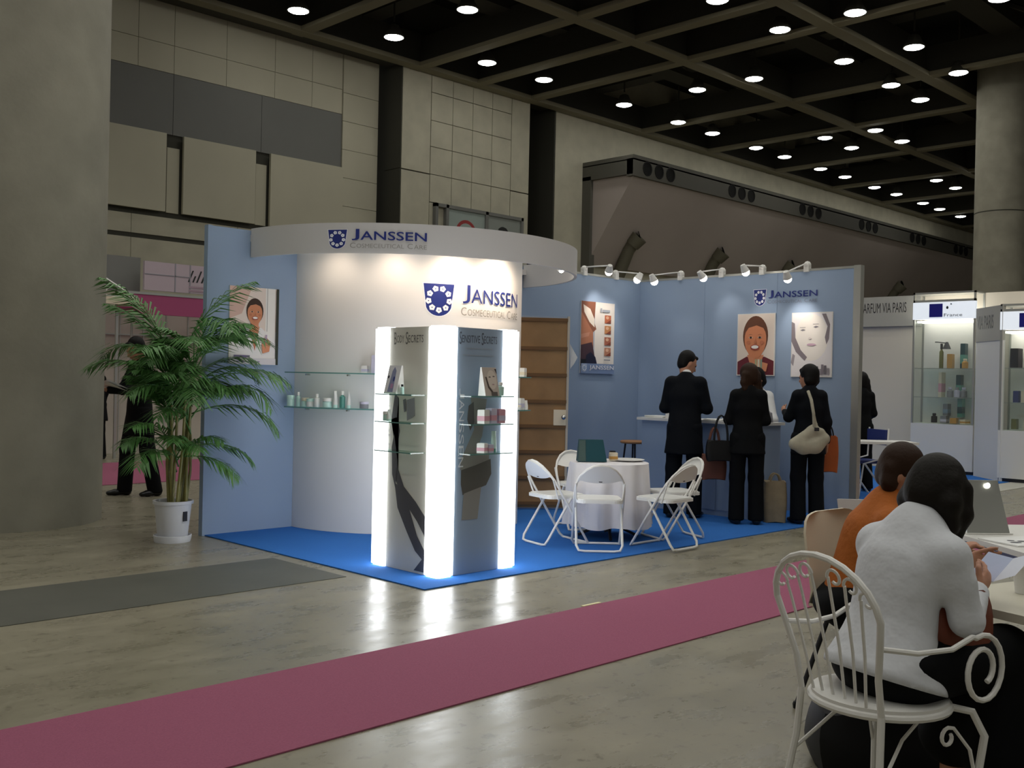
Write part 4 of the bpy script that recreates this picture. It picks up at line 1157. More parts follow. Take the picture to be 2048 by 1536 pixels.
def standing(name, label, loc, heading, H, hair='hairblack', suit='suit', arms=None, head_turn=0, head_down=.25, female=False, hairstyle='short', lean=0.0, vox=.011,
             coat=.26, collar=True, stance=.0, shirt=None, stoop=0):
    """local frame: x right, y forward; arms = ((elbow, wrist, finger direction), ...) for right and left in metres of a 1.7 m person"""
    t = thing(name, label, 'person', loc, heading - PI / 2)
    s = H / 1.70
    def P(x, y, z): return A3(x, y + lean * max(0, z - .9) + stoop * max(0, z - 1.2) ** 2 * 3, z - abs(stoop) * max(0, z - 1.2) * .5) * s
    sh = .140 if female else .158; hp = .095 if female else .09
    pel, wst, chs, nck = P(0, 0, .95), P(0, 0, 1.08), P(0, .0, 1.27), P(0, -.015, 1.42)
    hd = P(0, .045, 1.585)
    fr = head_frame((math.sin(head_turn) * math.cos(head_down), math.cos(head_turn) * math.cos(head_down), -math.sin(head_down)))
    yv = (0, 1, 0)
    B = Field(.03)      # the body itself
    add_head(B, hd, fr, s); B.cap(nck, hd - fr[2] * .06 * s - fr[1] * .02 * s, .055 * s, .050 * s)
    B.chain([pel, wst, chs, nck], [.125 * s, .105 * s, .125 * s, .06 * s], yv, .72)
    J = Field(.04); jr = 1.0
    J.chain([P(0, 0, .95), P(0, 0, 1.10), P(0, 0, 1.26), P(0, -.01, 1.375)], [(.158 if female else .165) * s, (.130 if female else .152) * s, (.152 if female else .175) * s, .10 * s], yv, .68)
    J.cap(P(-sh + .02, -.012, 1.385), P(sh - .02, -.012, 1.385), .060 * s)
    J.cap(P(0, -.01, 1.38), P(0, -.012, 1.445), .075 * s, .066 * s)
    J.chain([P(0, 0, .97), P(0, -.005, .95 - coat)], [(.158 if female else .165) * s, (.195 if female else .205) * s], yv, .72)     # skirts of the jacket
    J.cut(P(0, 0, .95 - coat), (0, 0, -1))
    T = Field(.03)
    Q = (P(.10, 0, .91), P(-.10, 0, .91))
    dress = (T, Q)
    for sg in (1, -1):
        k = P(sg * (.10 + stance * .3), .015 + sg * stance, .50); a = P(sg * (.105 + stance * .2), -.02 + sg * stance * 2, .10)
        B.chain([P(sg * hp, 0, .90), k, a], [.085 * s, .055 * s, .04 * s])
        T.chain([P(sg * hp, 0, .92), k, a - A3(0, 0, .05 * s)], [.096 * s, .080 * s, .085 * s if female else .078 * s])
        S = Field(.02)
        S.chain([a - A3(0, .03, .065) * s, a + A3(sg * .02, .09, -.065) * s, a + A3(sg * .03, .155, -.072) * s], [.042 * s, .043 * s, .033 * s], (0, 0, 1), .75)
        S.cap(a - A3(0, .03, .06) * s, a - A3(0, .02, -.03) * s, .042 * s, .04 * s)
        S.build('shoe', M['shoe'], t, .009)
    arms = arms or (((.21, .0, 1.12), (.22, .06, .88), (0, .1, -1)), ((-.21, .0, 1.12), (-.22, .06, .88), (0, .1, -1)))
    for sg, arm in zip((1, -1), arms):
        so = P(sg * sh, -.01, 1.375); el = P(*arm[0]); wr = P(*arm[1]); d = nrm(arm[2])
        B.chain([so, el, wr], [.05 * s, .04 * s, .028 * s])
        n = A3(*(arm[3] if len(arm) > 3 else (-sg, 0, 0)))
        add_hand(B, wr, d, n, sg if len(arm) < 5 else arm[4], s * (.92 if female else 1), .45)
        q_ = .88 if female else 1.0
        J.chain([so, el], [.064 * s * q_, .054 * s * q_]); J.chain([el, wr - nrm(wr - el) * .02], [.053 * s * q_, .042 * s * q_])
    B.build('body', M['skin'], t, vox)
    J.build('jacket', M[suit], t, vox + .002)
    T.cap(P(-.05, 0, .93), P(.05, 0, .93), .105 * s)
    T.cut((0, 0, .035), (0, 0, -1))
    T.build('trousers', M[suit], t, vox + .003)
    if collar:
        C = Field(.01); C.cap(P(0, -.018, 1.43), P(0, -.006, 1.468), .061 * s, .056 * s); C.build('shirt_collar', M['shirt'], t, .008)
    Hf = Field(.02)
    if hairstyle == 'short': hair_cap(Hf, hd, fr, s, 0, .02, .008)
    elif hairstyle == 'bob': hair_cap(Hf, hd, fr, s, .10, .02, .020)
    elif hairstyle == 'long':
        hair_cap(Hf, hd, fr, s, .0, .02, .022); r_, f_, u_ = fr; rr_ = random.Random(5)
        for q_ in range(9):
            o_ = (q_ - 4) / 4; b_ = hd - f_ * .05 * s + r_ * o_ * .075 * s
            u_ = A3(0, 0, 1)
            Hf.chain([b_, b_ - u_ * .08 * s + r_ * (o_ * .03 + rr_.uniform(-.02, .02)) * s, b_ - u_ * .15 * s + r_ * (o_ * .02 + rr_.uniform(-.02, .02)) * s - f_ * .01, b_ - u_ * rr_.uniform(.19, .25) * s + r_ * rr_.uniform(-.03, .03) * s], [.045 * s, .034 * s, .028 * s, .012 * s])
    Hf.build('hair', M[hair], t, .008)
    face_bits(t, hd, fr, s)
    return t

R45 = math.radians
# man at the counter
standing('person', 'man in a dark suit and white collar standing at the reception counter', (4.50, 1.16, .011), R45(20), 1.74, 'hairblack', 'suit2',
         (((.215, .05, 1.12), (.15, .30, 1.12), (-.3, 1, .1), (-1, 0, -.3)), ((-.22, .02, 1.12), (-.12, .27, 1.08), (.4, 1, 0), (1, 0, -.3))), .85, .40, False, 'short', .04, stance=.02, coat=.30)
# woman in black with wavy hair, handbag on her arm
standing('person', 'woman in black trouser suit with wavy brown hair, second at the counter', (4.62, .47, .011), R45(40), 1.60, 'hairbrown', 'suit',
         (((.195, .02, 1.11), (.12, .26, 1.10), (-.3, 1, .1), (-1, 0, -.2)), ((-.20, .04, 1.11), (-.15, .24, 1.08), (.2, 1, 0), (1, 0, -.2))), -.55, .25, True, 'long', .0, collar=False, coat=.20)
# short-haired woman at the end of the counter with two bags
standing('person', 'short-haired woman in black suit carrying a beige shoulder bag and an orange bag', (5.17, .10, .011), R45(52), 1.61, 'hairblack', 'suit2',
         (((.20, -.02, 1.10), (.225, .03, .87), (0, .15, -1), (-1, 0, 0)), ((-.20, .07, 1.14), (-.17, .26, 1.20), (.1, 1, .4), (1, 0, -.2))), -.6, .10, True, 'bob', .0, collar=False, coat=.20)
# person in white behind the counter
standing('person', 'person in a white shirt standing behind the counter against the blue wall', (5.68, 1.02, .011), R45(190), 1.58, 'hairblack', 'shirt',
         (((.24, .08, 1.10), (.15, .32, 1.08), (-.2, 1, -.1), (0, 0, -1)), ((-.24, .08, 1.10), (-.13, .30, 1.08), (.2, 1, -.1), (0, 0, -1))), .1, .35, True, 'bob', .02, collar=False)
# man reading a paper by the palm
standing('person', 'man in a black suit reading a white paper behind the potted palm', (.86, 6.12, 0), R45(178), 1.80, 'hairblack', 'suit',
         (((.205, .10, 1.14), (.12, .34, 1.16), (-.3, 1, .1), (0, .2, 1)), ((-.205, .10, 1.14), (-.10, .38, 1.14), (.3, 1, .1), (0, .2, 1))), .0, .45, False, 'short', .02, stance=.06, coat=.30)
# dark figure further back, half behind the column
standing('person', 'distant person in black bending over, half hidden by the round column', (2.5, 11.15, 0), R45(120), 1.62, 'hairblack', 'suit',
         None, .0, .6, False, 'short', .05, stance=.0, coat=.3, stoop=.25, vox=.014)
# visitor inside the perfume stand
standing('person', 'long-haired visitor in black standing inside the white perfume stand', (8.85, 1.36, .008), R45(60), 1.60, 'hairblack', 'suit',
         (((.20, .0, 1.12), (.19, .18, 1.0), (0, 1, 0)), ((-.20, .0, 1.12), (-.18, .18, 1.0), (0, 1, 0))), .0, .1, True, 'long', .0, collar=False, vox=.014, coat=.22)

# the paper the man holds
t = thing('newspaper', 'white folded paper held open by the man behind the palm', 'paper', (.56, 6.12, 1.18), R45(178))
MB().add([(-.06, -.22, .05), (.16, -.22, .15), (.16, 0, .10), (-.06, 0, .0), (.16, .22, .15), (-.06, .22, .05)], [(0, 1, 2, 3), (3, 2, 4, 5)]).build('page', M['paper'], t)
MB().add([(-.06, -.22, .02), (.16, -.22, .12), (.16, 0, .07), (-.06, 0, -.03), (.16, .22, .12), (-.06, .22, .02)], [(0, 3, 2, 1), (3, 5, 4, 2)]).build('page', M['paper'], t)

# ---------------------------------------------------------------- bags at the counter
def tote(name, label, loc, rz, w, d, h, m, handle=True, taper=.85, cat='bag', hh=.16, hm=None):
    t = thing(name, label, cat, loc, rz)
    n = 6; vs = []; fs = []
    for j in range(n + 1):
        f = j / n; k = 1 - (1 - taper) * f; b = 1 + .10 * math.sin(PI * f)
        for i in range(16):
            a = 2 * PI * i / 16; c, s = math.cos(a), math.sin(a)
            x = math.copysign(abs(c) ** .45, c) * w / 2 * b * (1 if taper > 1 else 1); y = math.copysign(abs(s) ** .45, s) * d / 2 * k * b
            vs.append((x, y, h * f + .010 * math.sin(3 * a + j)))
    for j in range(n):
        for i in range(16): fs.append((j * 16 + i, j * 16 + (i + 1) % 16, j * 16 + 16 + (i + 1) % 16, j * 16 + 16 + i))
    fs += [tuple(range(15, -1, -1)), tuple(n * 16 + i for i in range(16))]
    MB().add(vs, fs).build('bag_body', M[m], t, True)
    if handle:
        for sg in (-1, 1):
            pts = [(w * .25 * math.cos(PI * i / 10), sg * d * .32 * taper, h - .02 + hh * math.sin(PI * i / 10)) for i in range(11)]
            MB().tube(pts, .008, 6).build('handle', M[hm or m], t, True)
    return t
tote('paper_bag', 'tall kraft paper bag standing on the blue carpet between the two women', (4.98, .36, .010), R45(-45), .22, .13, .42, 'bagkraft', True, .9, 'bag', .10)
tote('tote_bag', 'bright orange bag hanging from the short-haired woman\'s hand', (5.46, .04, .53), R45(-40), .20, .11, .37, 'bagorange', True, .85, 'bag', .13, 'dark')
tote('shopping_bag', 'reddish brown paper bag hanging from the wavy-haired woman\'s arm', (4.52, .80, .44), R45(-45), .24, .10, .25, 'bagbrown', True, 1.0, 'bag', .30)
tote('handbag', 'black handbag hanging at the elbow of the wavy-haired woman', (4.46, .68, .64), R45(-45), .28, .12, .20, 'black', True, .55, 'bag', .28)
t = thing('shoulder_bag', 'slouchy beige leather shoulder bag on the short-haired woman\'s back', 'bag', (4.96, -.03, .78), R45(-42))
F = Field(.03); F.chain([A3(-.15, 0, .055), A3(-.06, 0, .03), A3(.06, 0, .05), A3(.15, 0, .11)], [.06, .075, .085, .06], (0, 1, 0), .65); F.chain([A3(-.10, 0, .09), A3(.03, 0, .18), A3(.11, 0, .17)], [.06, .06, .05], (0, 1, 0), .6)
F.cap(A3(.04, 0, .18), A3(.06, 0, .26), .045, .02, (0, 1, 0), .6)
F.build('bag_body', M['bagbeige'], t, .009)
MB().tube([(.04, -.02, .22), (.02, -.05, .36), (.0, -.03, .50), (-.01, .04, .585)], .016, 8).build('strap', M['bagbeige'], t, True)
MB().tube([(.10, .0, .13), (.06, .02, .30), (.01, .06, .56)], .012, 8).build('strap', M['bagbeige'], t, True)
MB().box(.03, .075, -.065, -.05, .19, .225).build('buckle', M['dark'], t)

# ================================================================ foreground right: garden chair and two seated women
CHF = Vector((.952, -.304, 0)); CHA = math.atan2(CHF.y, CHF.x) - PI / 2
gc = thing('garden_chair', 'white wrought-iron garden chair with scrolled back under the woman in the white jacket', 'chair', (-1.337, -3.786, 0), CHA)
W = M['white']
def back(x, z):   # lean of the back
    return Vector((x, -.165 - .11 * max(0, (z - .45) / .45) ** 1.2, z))
arch = [back(-.165, .45), back(-.17, .56), back(-.195, .66), back(-.215, .74)]
for i in range(13):
    a = PI - PI * i / 12; arch.append(back(.215 * math.cos(a), .74 + .165 * math.sin(a)))
arch += [back(.195, .66), back(.17, .56), back(.165, .45)]
MB().tube(arch, .0105, 8).build('back_frame', W, gc, True)
def topz(x): return .74 + .165 * math.sqrt(max(0, 1 - (x / .215) ** 2))
for x in (-.13, -.083, -.03, .03, .083, .13):
    z1 = topz(x * 1.18) - .06
    MB().tube([back(x * .82, .45), back(x, .62), back(x * 1.12, z1 - .05), back(x * 1.18, z1)], .005, 6).build('spindle', W, gc, True)
    pts = []
    sg = 1 if x > 0 else -1
    for i in range(16):
        a = i / 15 * PI * 1.75; rr = .030 * (1 - .55 * i / 15)
        pts.append(back(x * 1.18 + sg * (.026 - rr * math.cos(a)), z1 + rr * math.sin(a)))
    MB().tube(pts, .005, 6).build('scroll', W, gc, True)
MB().lathe([(0, .448), (.195, .448), (.205, .452), (.205, .462), (.19, .466), (0, .464)], 36).build('seat', W, gc, True)
MB().tube([(.205 * math.cos(2 * PI * i / 36), .205 * math.sin(2 * PI * i / 36), .440) for i in range(36)], .012, 8, True).build('seat_rim', W, gc, True)
for sg in (-1, 1):
    # rear leg, cabriole
    MB().tube([(sg * .165, -.165, .45), (sg * .172, -.175, .30), (sg * .19, -.205, .12), (sg * .205, -.235, .0)], .011, 8).build('leg', W, gc, True)
    MB().tube([(sg * .13, .13, .44), (sg * .19, .19, .43), (sg * .215, .215, .36), (sg * .20, .20, .2), (sg * .205, .205, .0)], .012, 8).build('leg', W, gc, True)
    # bracket with a curl below the seat
    pts = [(sg * .205, .200, .20), (sg * .20, .17, .32), (sg * .19, .11, .39)]
    for i in range(12):
        a = i / 11 * PI * 1.7; rr = .030 * (1 - .5 * i / 11); pts.append((sg * .19, .085 - rr * math.sin(a), .365 + rr * math.cos(a)))
    MB().tube(pts, .006, 6).build('bracket', W, gc, True)
    MB().tube([(sg * .18, -.18, .25), (sg * .14, -.05, .36), (sg * .11, .10, .43)], .006, 6).build('brace', W, gc, True)
    # arm rest ending in a scroll
    pts = [back(sg * .18, .66) + Vector((sg * .01, .0, 0)), Vector((sg * .215, -.08, .640)), Vector((sg * .235, .04, .645)), Vector((sg * .24, .12, .675))]
    cc = Vector((sg * .24, .17, .570))
    for i in range(30):
        a = PI * .62 - i / 29 * PI * 2.95; rr = .108 * (1 - .62 * (i / 29) ** 1.3)
        pts.append(cc + Vector((0, rr * math.cos(a) * .85, rr * math.sin(a))))
    MB().tube(pts, .0085, 8).build('armrest', W, gc, True)

def seated(name, label, Hp, fdir, neck, head, face, armR, armL, hair, hairfn, top, bottom, shw=.16, vox=.0065, skirt=True, peplum=True, feet=.40, up=(0, 0, 1), s=.95):
    Hp, neck, head = A3(*Hp), A3(*neck), A3(*head); f = nrm(fdir); r = A3(f[1], -f[0], 0); z = A3(0, 0, 1)
    base = A3(Hp[0], Hp[1], 0)
    t = thing(name, label, 'person', tuple(base), 0)
    L = lambda p: A3(*p) - base
    H0, n0, h0 = L(Hp), L(neck), L(head); ax = nrm(n0 - H0); fn = nrm(np.cross(r, ax)) * -1
    fr = head_frame(face, up)
    B = Field(.025); add_head(B, h0, fr, s); B.cap(n0, h0 - fr[2] * .06 - fr[1] * .02, .052, .046)
    B.chain([H0, H0 + ax * .2, n0 - ax * .13, n0], [.12, .10, .115, .055], fn, .7)
    J = Field(.055)
    J.chain([H0 + ax * .04 - f * .015, H0 + ax * .19 - f * .03, n0 - ax * .15 - f * .025, n0 - ax * .07], [.150, .124, .142, .112], fn, .72)
    J.chain([n0 - ax * .075 - r * (shw - .02), n0 - ax * .035, n0 - ax * .075 + r * (shw - .02)], [.056, .066, .056])
    J.cap(n0 - ax * .04, n0 + ax * .015, .066, .060)
    if peplum:
        J.chain([H0 + ax * .12, H0 - f * .01 - z * .04], [.125, .205], f, .80)
        J.cut(H0 - z * .055, -ax * .8 - z * .3 - f * .1)
    for sg, (el, wr, d, n, th) in ((1, armR), (-1, armL)):
        so = n0 - ax * .085 + r * sg * shw; el, wr = L(el), L(wr)
        B.chain([so, el, wr], [.045, .036, .026]); add_hand(B, wr, d, n, th, .93, .55)
        J.cap(so, so * .6 + el * .4, .056, .055, k=.05); J.chain([so * .6 + el * .4, el], [.055, .049], k=.012); J.chain([el, wr - nrm(wr - el) * .01], [.049, .040], k=.02)
    K = Field(.05)
    for sg in (1, -1):
        hp = H0 + r * sg * .085 - z * .01; kn = H0 + f * .43 + r * sg * .085 + z * .0; an = H0 + f * feet + r * sg * .08 - z * (Hp[2] - .09)
        B.chain([hp, kn, an], [.08, .055, .038])
        K.chain([hp, kn], [.105, .085])
        K.chain([kn, kn * .35 + an * .65], [.085, .115 if skirt else .07])
        if not skirt: K.cap(kn * .35 + an * .65, an, .07, .06)
        S = Field(.02); S.chain([an - z * .055 - f * .02, an - z * .055 + f * .10, an - z * .062 + f * .16], [.04, .04, .03], (0, 0, 1), .8); S.build('shoe', M['shoe'], t, .009)
    K.ell(H0 - f * .0 - z * .01, (.155, .155, .10))
    B.build('body', M['skin'], t, vox)
    J.build('jacket' if peplum else 'sweater', M[top], t, .009)
    K.build('skirt' if skirt else 'trousers', M[bottom], t, .011)
    Hf = Field(.02); hairfn(Hf, h0, fr); Hf.build('hair', M[hair], t, .007)
    face_bits(t, h0, fr, s)
    return t

HW = A3(-1.315, -3.80, .555); fW = A3(.952, -.304, 0); rW = A3(-.304, -.952, 0); Z = A3(0, 0, 1)
nkW = HW + fW * .125 + Z * .42 - rW * .005; hdW = nkW + fW * .085 + Z * .095
def hair_white(F, c, fr):
    hair_cap(F, c, fr, .96, 0, .0, .012); r, f, u = fr; dn = A3(0, 0, -1)
    for sg in (-1, -.6, -.2, .2, .6, 1):
        F.chain([c - f * .035 + r * sg * .055 + u * .02, c - f * .045 + r * sg * .072 + dn * .05, c - f * .035 + r * sg * .066 + dn * .11, c - f * (.05 + .02 * abs(sg)) + r * sg * .060 + dn * (.175 - .03 * abs(sg))], [.040, .038, .030, .006])
    for sg in (-1, 1): F.chain([c + f * .02 + r * sg * .068 + u * .04, c + f * .03 + r * sg * .080 + dn * .04, c + f * .015 + r * sg * .076 + dn * .12], [.030, .028, .012])
eR = nkW + rW * .185 + fW * .01 - Z * .265; wR = eR + fW * .185 + Z * .050 - rW * .115
eL = nkW - rW * .17 + fW * .14 - Z * .22; wL = eL + fW * .18 + Z * .04 + rW * .06
seated('person', 'woman in a white jacket and black skirt sitting on the garden chair, reading a brochure', HW, fW, nkW, hdW, fW * .80 - Z * .62 - rW * .05,
       (eR, wR, fW * .8 + Z * .35 - rW * .25, -rW + Z * .2, 1), (eL, wL, fW * .9 + Z * .3 + rW * .2, rW + Z * .2, -1), 'hairdark', hair_white, 'jacket', 'suit', .150, s=.97)

f2 = A3(.631, -.775, 0); r2 = A3(-.775, -.631, 0)
HO = A3(-.30, -3.16, .50); nkO = HO + f2 * .15 + Z * .425; hdO = nkO + f2 * .055 + Z * .125
def hair_orange(F, c, fr):
    hair_cap(F, c, fr, .95, 0, .035, .014); r, f, u = fr
    u = A3(0, 0, 1)
    for sg in (-1, -.4, .4, 1): F.chain([c - f * .04 + r * sg * .06, c - f * .05 + r * sg * .07 - u * .06, c - f * .045 + r * sg * .055 - u * .13], [.036, .032, .012])
eR2 = nkO + r2 * .17 - f2 * .02 - Z * .30; wR2 = eR2 + f2 * .22 + Z * .02
eL2 = nkO - r2 * .18 + f2 * .10 - Z * .25; wL2 = eL2 + f2 * .22 + Z * .04
seated('person', 'woman in an orange sweater with short brown hair sitting on the cream chair', HO, f2, nkO, hdO, f2 * .80 - Z * .48 + r2 * .36,
       (eR2, wR2, f2, -Z, 1), (eL2, wL2, f2 + Z * .2, -Z, -1), 'hairbrown', hair_orange, 'orange', 'suit', .165, .008, skirt=False, peplum=False, feet=.36)
e = Vector(hdO + r2 * .082 - Z * .045 + f2 * .0)
er = MB().ball(e, .012, 8).build('earring', M['whiteplastic'], None, True)
ow = bpy.data.objects['person.008'] if 'person.008' in bpy.data.objects else None
if ow: er.parent = ow; er.location = (-HO[0], -HO[1], 0)

# brochure in her hands
t = thing('brochure', 'pale blue folded brochure held by the woman in the white jacket', 'brochure', tuple(wR + fW * .135 + Z * .05 - rW * .03), CHA)
MB().add([(-0.075, -0.045, -0.022), (0.015, -0.038, -0.026), (0.015, 0.060, 0.045), (-0.075, 0.053, 0.053)], [(0, 1, 2, 3)]).build('page', mat('page_blue', '#b9c3e0', .6), t)
MB().add([(0.015, -0.038, -0.026), (0.090, -0.030, 0.007), (0.090, 0.068, 0.075), (0.015, 0.060, 0.045)], [(0, 1, 2, 3)]).build('page', mat('page_pale', '#dfe4f2', .6), t)
MB().add([(-0.075, -0.046, -0.024), (0.015, -0.039, -0.028), (0.015, 0.058, 0.043), (-0.075, 0.051, 0.050)], [(0, 3, 2, 1)]).build('page', M['paper'], t)
# rust bag on her lap and black bag under the chair
tote('lap_bag', 'rust brown handbag lying on the lap of the woman in the white jacket', tuple(HW + fW * .20 + rW * .07 + Z * .05), CHA + PI / 2, .24, .16, .17, 'bagrust', False, .7)
tote('floor_bag', 'black holdall on the floor beneath the garden chair', (-.72, -3.52, .004), R45(-42), .52, .26, .22, 'black', True, .8, 'bag', .06)
# cream shell chair
cc = thing('shell_chair', 'cream plastic shell chair with grey steel legs under the woman in orange', 'chair', (-.17, -3.20, 0), R45(-95) - PI / 2)
vs = []; N, K = 12, 14
prof = [(.22, .445), (.20, .452), (.14, .448), (.06, .440), (-.04, .436), (-.12, .440), (-.175, .465), (-.205, .52), (-.22, .60), (-.235, .68), (-.25, .76), (-.258, .81), (-.262, .835), (-.264, .845), (-.264, .85)]
wd = [.17, .20, .215, .22, .22, .22, .22, .22, .22, .22, .215, .20, .175, .14, .10]
for side in (0, 1):
    for j, (y, z) in enumerate(prof):
        for i in range(N + 1):
            x = (i / N * 2 - 1); c = .035 * x * x * (1 if j < 6 else .3)
            yy = y + (.05 * x * x if j > 6 else 0)
            vs.append((x * wd[j], yy - (.012 * side if j > 6 else 0), z + c - (.012 * side if j <= 6 else 0)))
fs = []; o = len(prof) * (N + 1)
for j in range(len(prof) - 1):
    for i in range(N):
        a = j * (N + 1) + i; b = a + N + 1; fs += [(a, a + 1, b + 1, b), (o + a, o + b, o + b + 1, o + a + 1)]
for j in range(len(prof) - 1):
    for i in (0, N): a = j * (N + 1) + i; b = a + N + 1; fs.append((a, b, o + b, o + a))
for i in range(N): a = (len(prof) - 1) * (N + 1) + i; fs.append((a, a + 1, o + a + 1, o + a)); fs.append((i, o + i, o + i + 1, i + 1))
MB().add(vs, fs).build('shell', M['cream'], cc, True)
for x, y in ((-.20, -.24), (.20, -.24), (-.20, .20), (.20, .20)):
    l = MB().tube([(x * .6, y * .55, .43), (x, y, .015)], .011, 8).build('leg', M['dark'], cc, True)
    MB().lathe([(.013, 0), (.016, .02), (.012, .03)], 8, Matrix.Translation((x, y, 0))).build('foot_cap', M['black'], l)

# second pale chair behind the cream one
t = thing('side_chair', 'pale grey chair back showing behind the cream chair', 'chair', (1.11, -2.68, 0), R45(-100))
MB().add([(-.17, -.16, .42), (.17, -.16, .42), (.17, -.24, .82), (-.17, -.24, .79), (-.17, -.175, .42), (.17, -.175, .42), (.17, -.255, .82), (-.17, -.255, .79)], [(0, 1, 2, 3), (4, 7, 6, 5), (0, 4, 5, 1), (1, 5, 6, 2), (2, 6, 7, 3), (3, 7, 4, 0)]).build('backrest', M['whiteplastic'], t)
MB().rbox(-.19, .19, -.18, .20, .42, .445, .05).build('seat', M['whiteplastic'], t)
for x, y in ((-.16, -.15), (.16, -.15), (-.16, .17), (.16, .17)): MB().tube([(x, y, .42), (x * 1.15, y * 1.15, 0)], .010, 6).build('leg', M['alu'], t)

# near table
nt_ = thing('meeting_table', 'white round-cornered meeting table in front of the woman in the white jacket', 'table', (-.42, -4.28, 0), R45(-16))
mb = MB().rbox(-.60, .60, -.42, .42, .672, .70, .16, None, 8)
mb.build('tabletop', mat('table_white', '#cfcab8', .45), nt_)
MB().tube([(0, 0, .04), (0, 0, .67)], .04, 12).build('pedestal', M['chrome'], nt_, True)
MB().lathe([(0, .0), (.24, .0), (.24, .012), (.10, .03), (.04, .06), (0, .06)], 28).build('base_plate', M['chrome'], nt_, True)
MB().box(-.20, .20, -.10, .10, .56, .672).build('drawer_box', M['lilac'], nt_)
t = thing('notebook', 'dark notebook lying on the near meeting table', 'notebook', (-.73, -4.12, .701), R45(20))
MB().box(-.10, .10, -.07, .07, 0, .014).build('cover', M['black'], t); MB().box(-.095, .098, -.066, .066, .003, .011).build('pages', M['paper'], t)
t = thing('paper_cup', 'white paper cup standing on the near meeting table', 'cup', (-.60, -3.96, .701))
MB().lathe([(.030, 0), (.042, .105), (.044, .108), (.040, .108), (.029, .004), (0, .004)], 18).build('cup_wall', M['paper'], t, True)
MB().lathe([(0, .085), (.038, .085)], 16).build('drink', mat('tea', '#7a5a30', .2), t)
# far table
ft = thing('side_table', 'white table with dark legs spread with papers behind the women', 'table', (1.02, -3.62, 0), R45(-40))
MB().rbox(-.50, .50, -.48, .48, .675, .70, .03).build('tabletop', M['white'], ft)
MB().box(-.495, .495, -.475, .475, .655, .675).build('apron', M['navy'], ft)
for x, y in ((-.42, -.40), (.42, -.40), (-.42, .40), (.42, .40)): MB().box(x - .022, x + .022, y - .022, y + .022, 0, .655).build('leg', M['dark'], ft)
zt = .701
def onfar(x, y): v = Matrix.Rotation(R45(-40), 3, 'Z') @ Vector((x, y, 0)); return (1.02 + v.x, -3.62 + v.y, zt)
t = thing('sign_stand', 'grey acrylic sign holder with a white dot standing on the far table', 'sign', onfar(-.36, .16), R45(-40))
MB().add([(-.10, -.05, .0), (.12, -.05, .0), (.09, .02, .26), (-.10, .02, .26), (-.10, -.04, .0), (.12, -.04, .0), (.09, .03, .26), (-.10, .03, .26)], [(0, 1, 2, 3), (4, 7, 6, 5), (0, 4, 5, 1), (1, 5, 6, 2), (2, 6, 7, 3), (3, 7, 4, 0)]).build('panel', M['alu'], t)
MB().box(-.11, .13, -.06, .06, 0, .006).build('base', M['white'], t)
MB().ball((.03, .005, .235), .014, 10, (1, .5, 1)).build('white_dot', M['caselit'], t, True)  # dot glows by itself to look bright; it is no lamp
t = thing('leaflet_sheet', 'white leaflet with small dark pictures on the edge of the far table', 'leaflet', onfar(-.30, -.12), R45(-25))
MB().box(-.17, .17, -.12, .12, 0, .006).build('paper_stack', M['paper'], t)
print_obj('printed_marks', [('#4a4a50', ell(-.10, -.04, .03, .018, 10)), ('#5a5a60', ell(-.04, -.02, .025, .02, 10)), ('#6a6a70', ell(-.08, .01, .02, .014, 10))], plane_map((0, 0, .006), (1, 0, 0), (0, 1, 0), (0, 0, 1)), t)
sheet('open_catalogue', onfar(.10, .08), .30, .40, R45(10), 'open white catalogues stacked on the far table', th=.010, cat='catalogue', layers=4)
t = thing('paper_box', 'white flat box standing on the far table edge', 'box', onfar(-.02, -.30), R45(-30))
MB().box(-.15, .15, -.10, .10, 0, .03).build('box_body', M['white'], t); MB().box(-.152, .152, -.102, .102, .02, .034).build('box_lid', M['paper'], t)

# ---------------------------------------------------------------- carpets in the aisles
o = MB().box(-30, 40, -1.945, -1.023, .001, .007).build('aisle_carpet', M['pinkcarpet']); tag(o, 'long dusky pink aisle carpet strip crossing in front of the booth', 'carpet')
o = MB().box(-10, 14, 7.35, 10.4, .001, .007).build('aisle_carpet', M['pinkcarpet']); tag(o, 'pink aisle carpet behind the man in the black suit and the palm', 'carpet')
o = MB().box(7.0, 13.9, .62, 7.0, .001, .007).build('stand_carpet', M['bluecarpet']); tag(o, 'dark blue carpet in front of the white perfume showcases', 'carpet')
o = MB().box(8.6, 14.5, .16, .60, .001, .005).build('floor_strip', M['palestrip']); tag(o, 'pale grey floor strip along the edge of the blue showcase carpet', 'floor strip')
o = MB().box(.45, .62, -1.01, -.985, .001, .006).build('tape_strip', mat('yellow_tape', '#e6dcae', .6)); tag(o, 'short yellowish tape at the edge of the pink aisle carpet', 'tape')

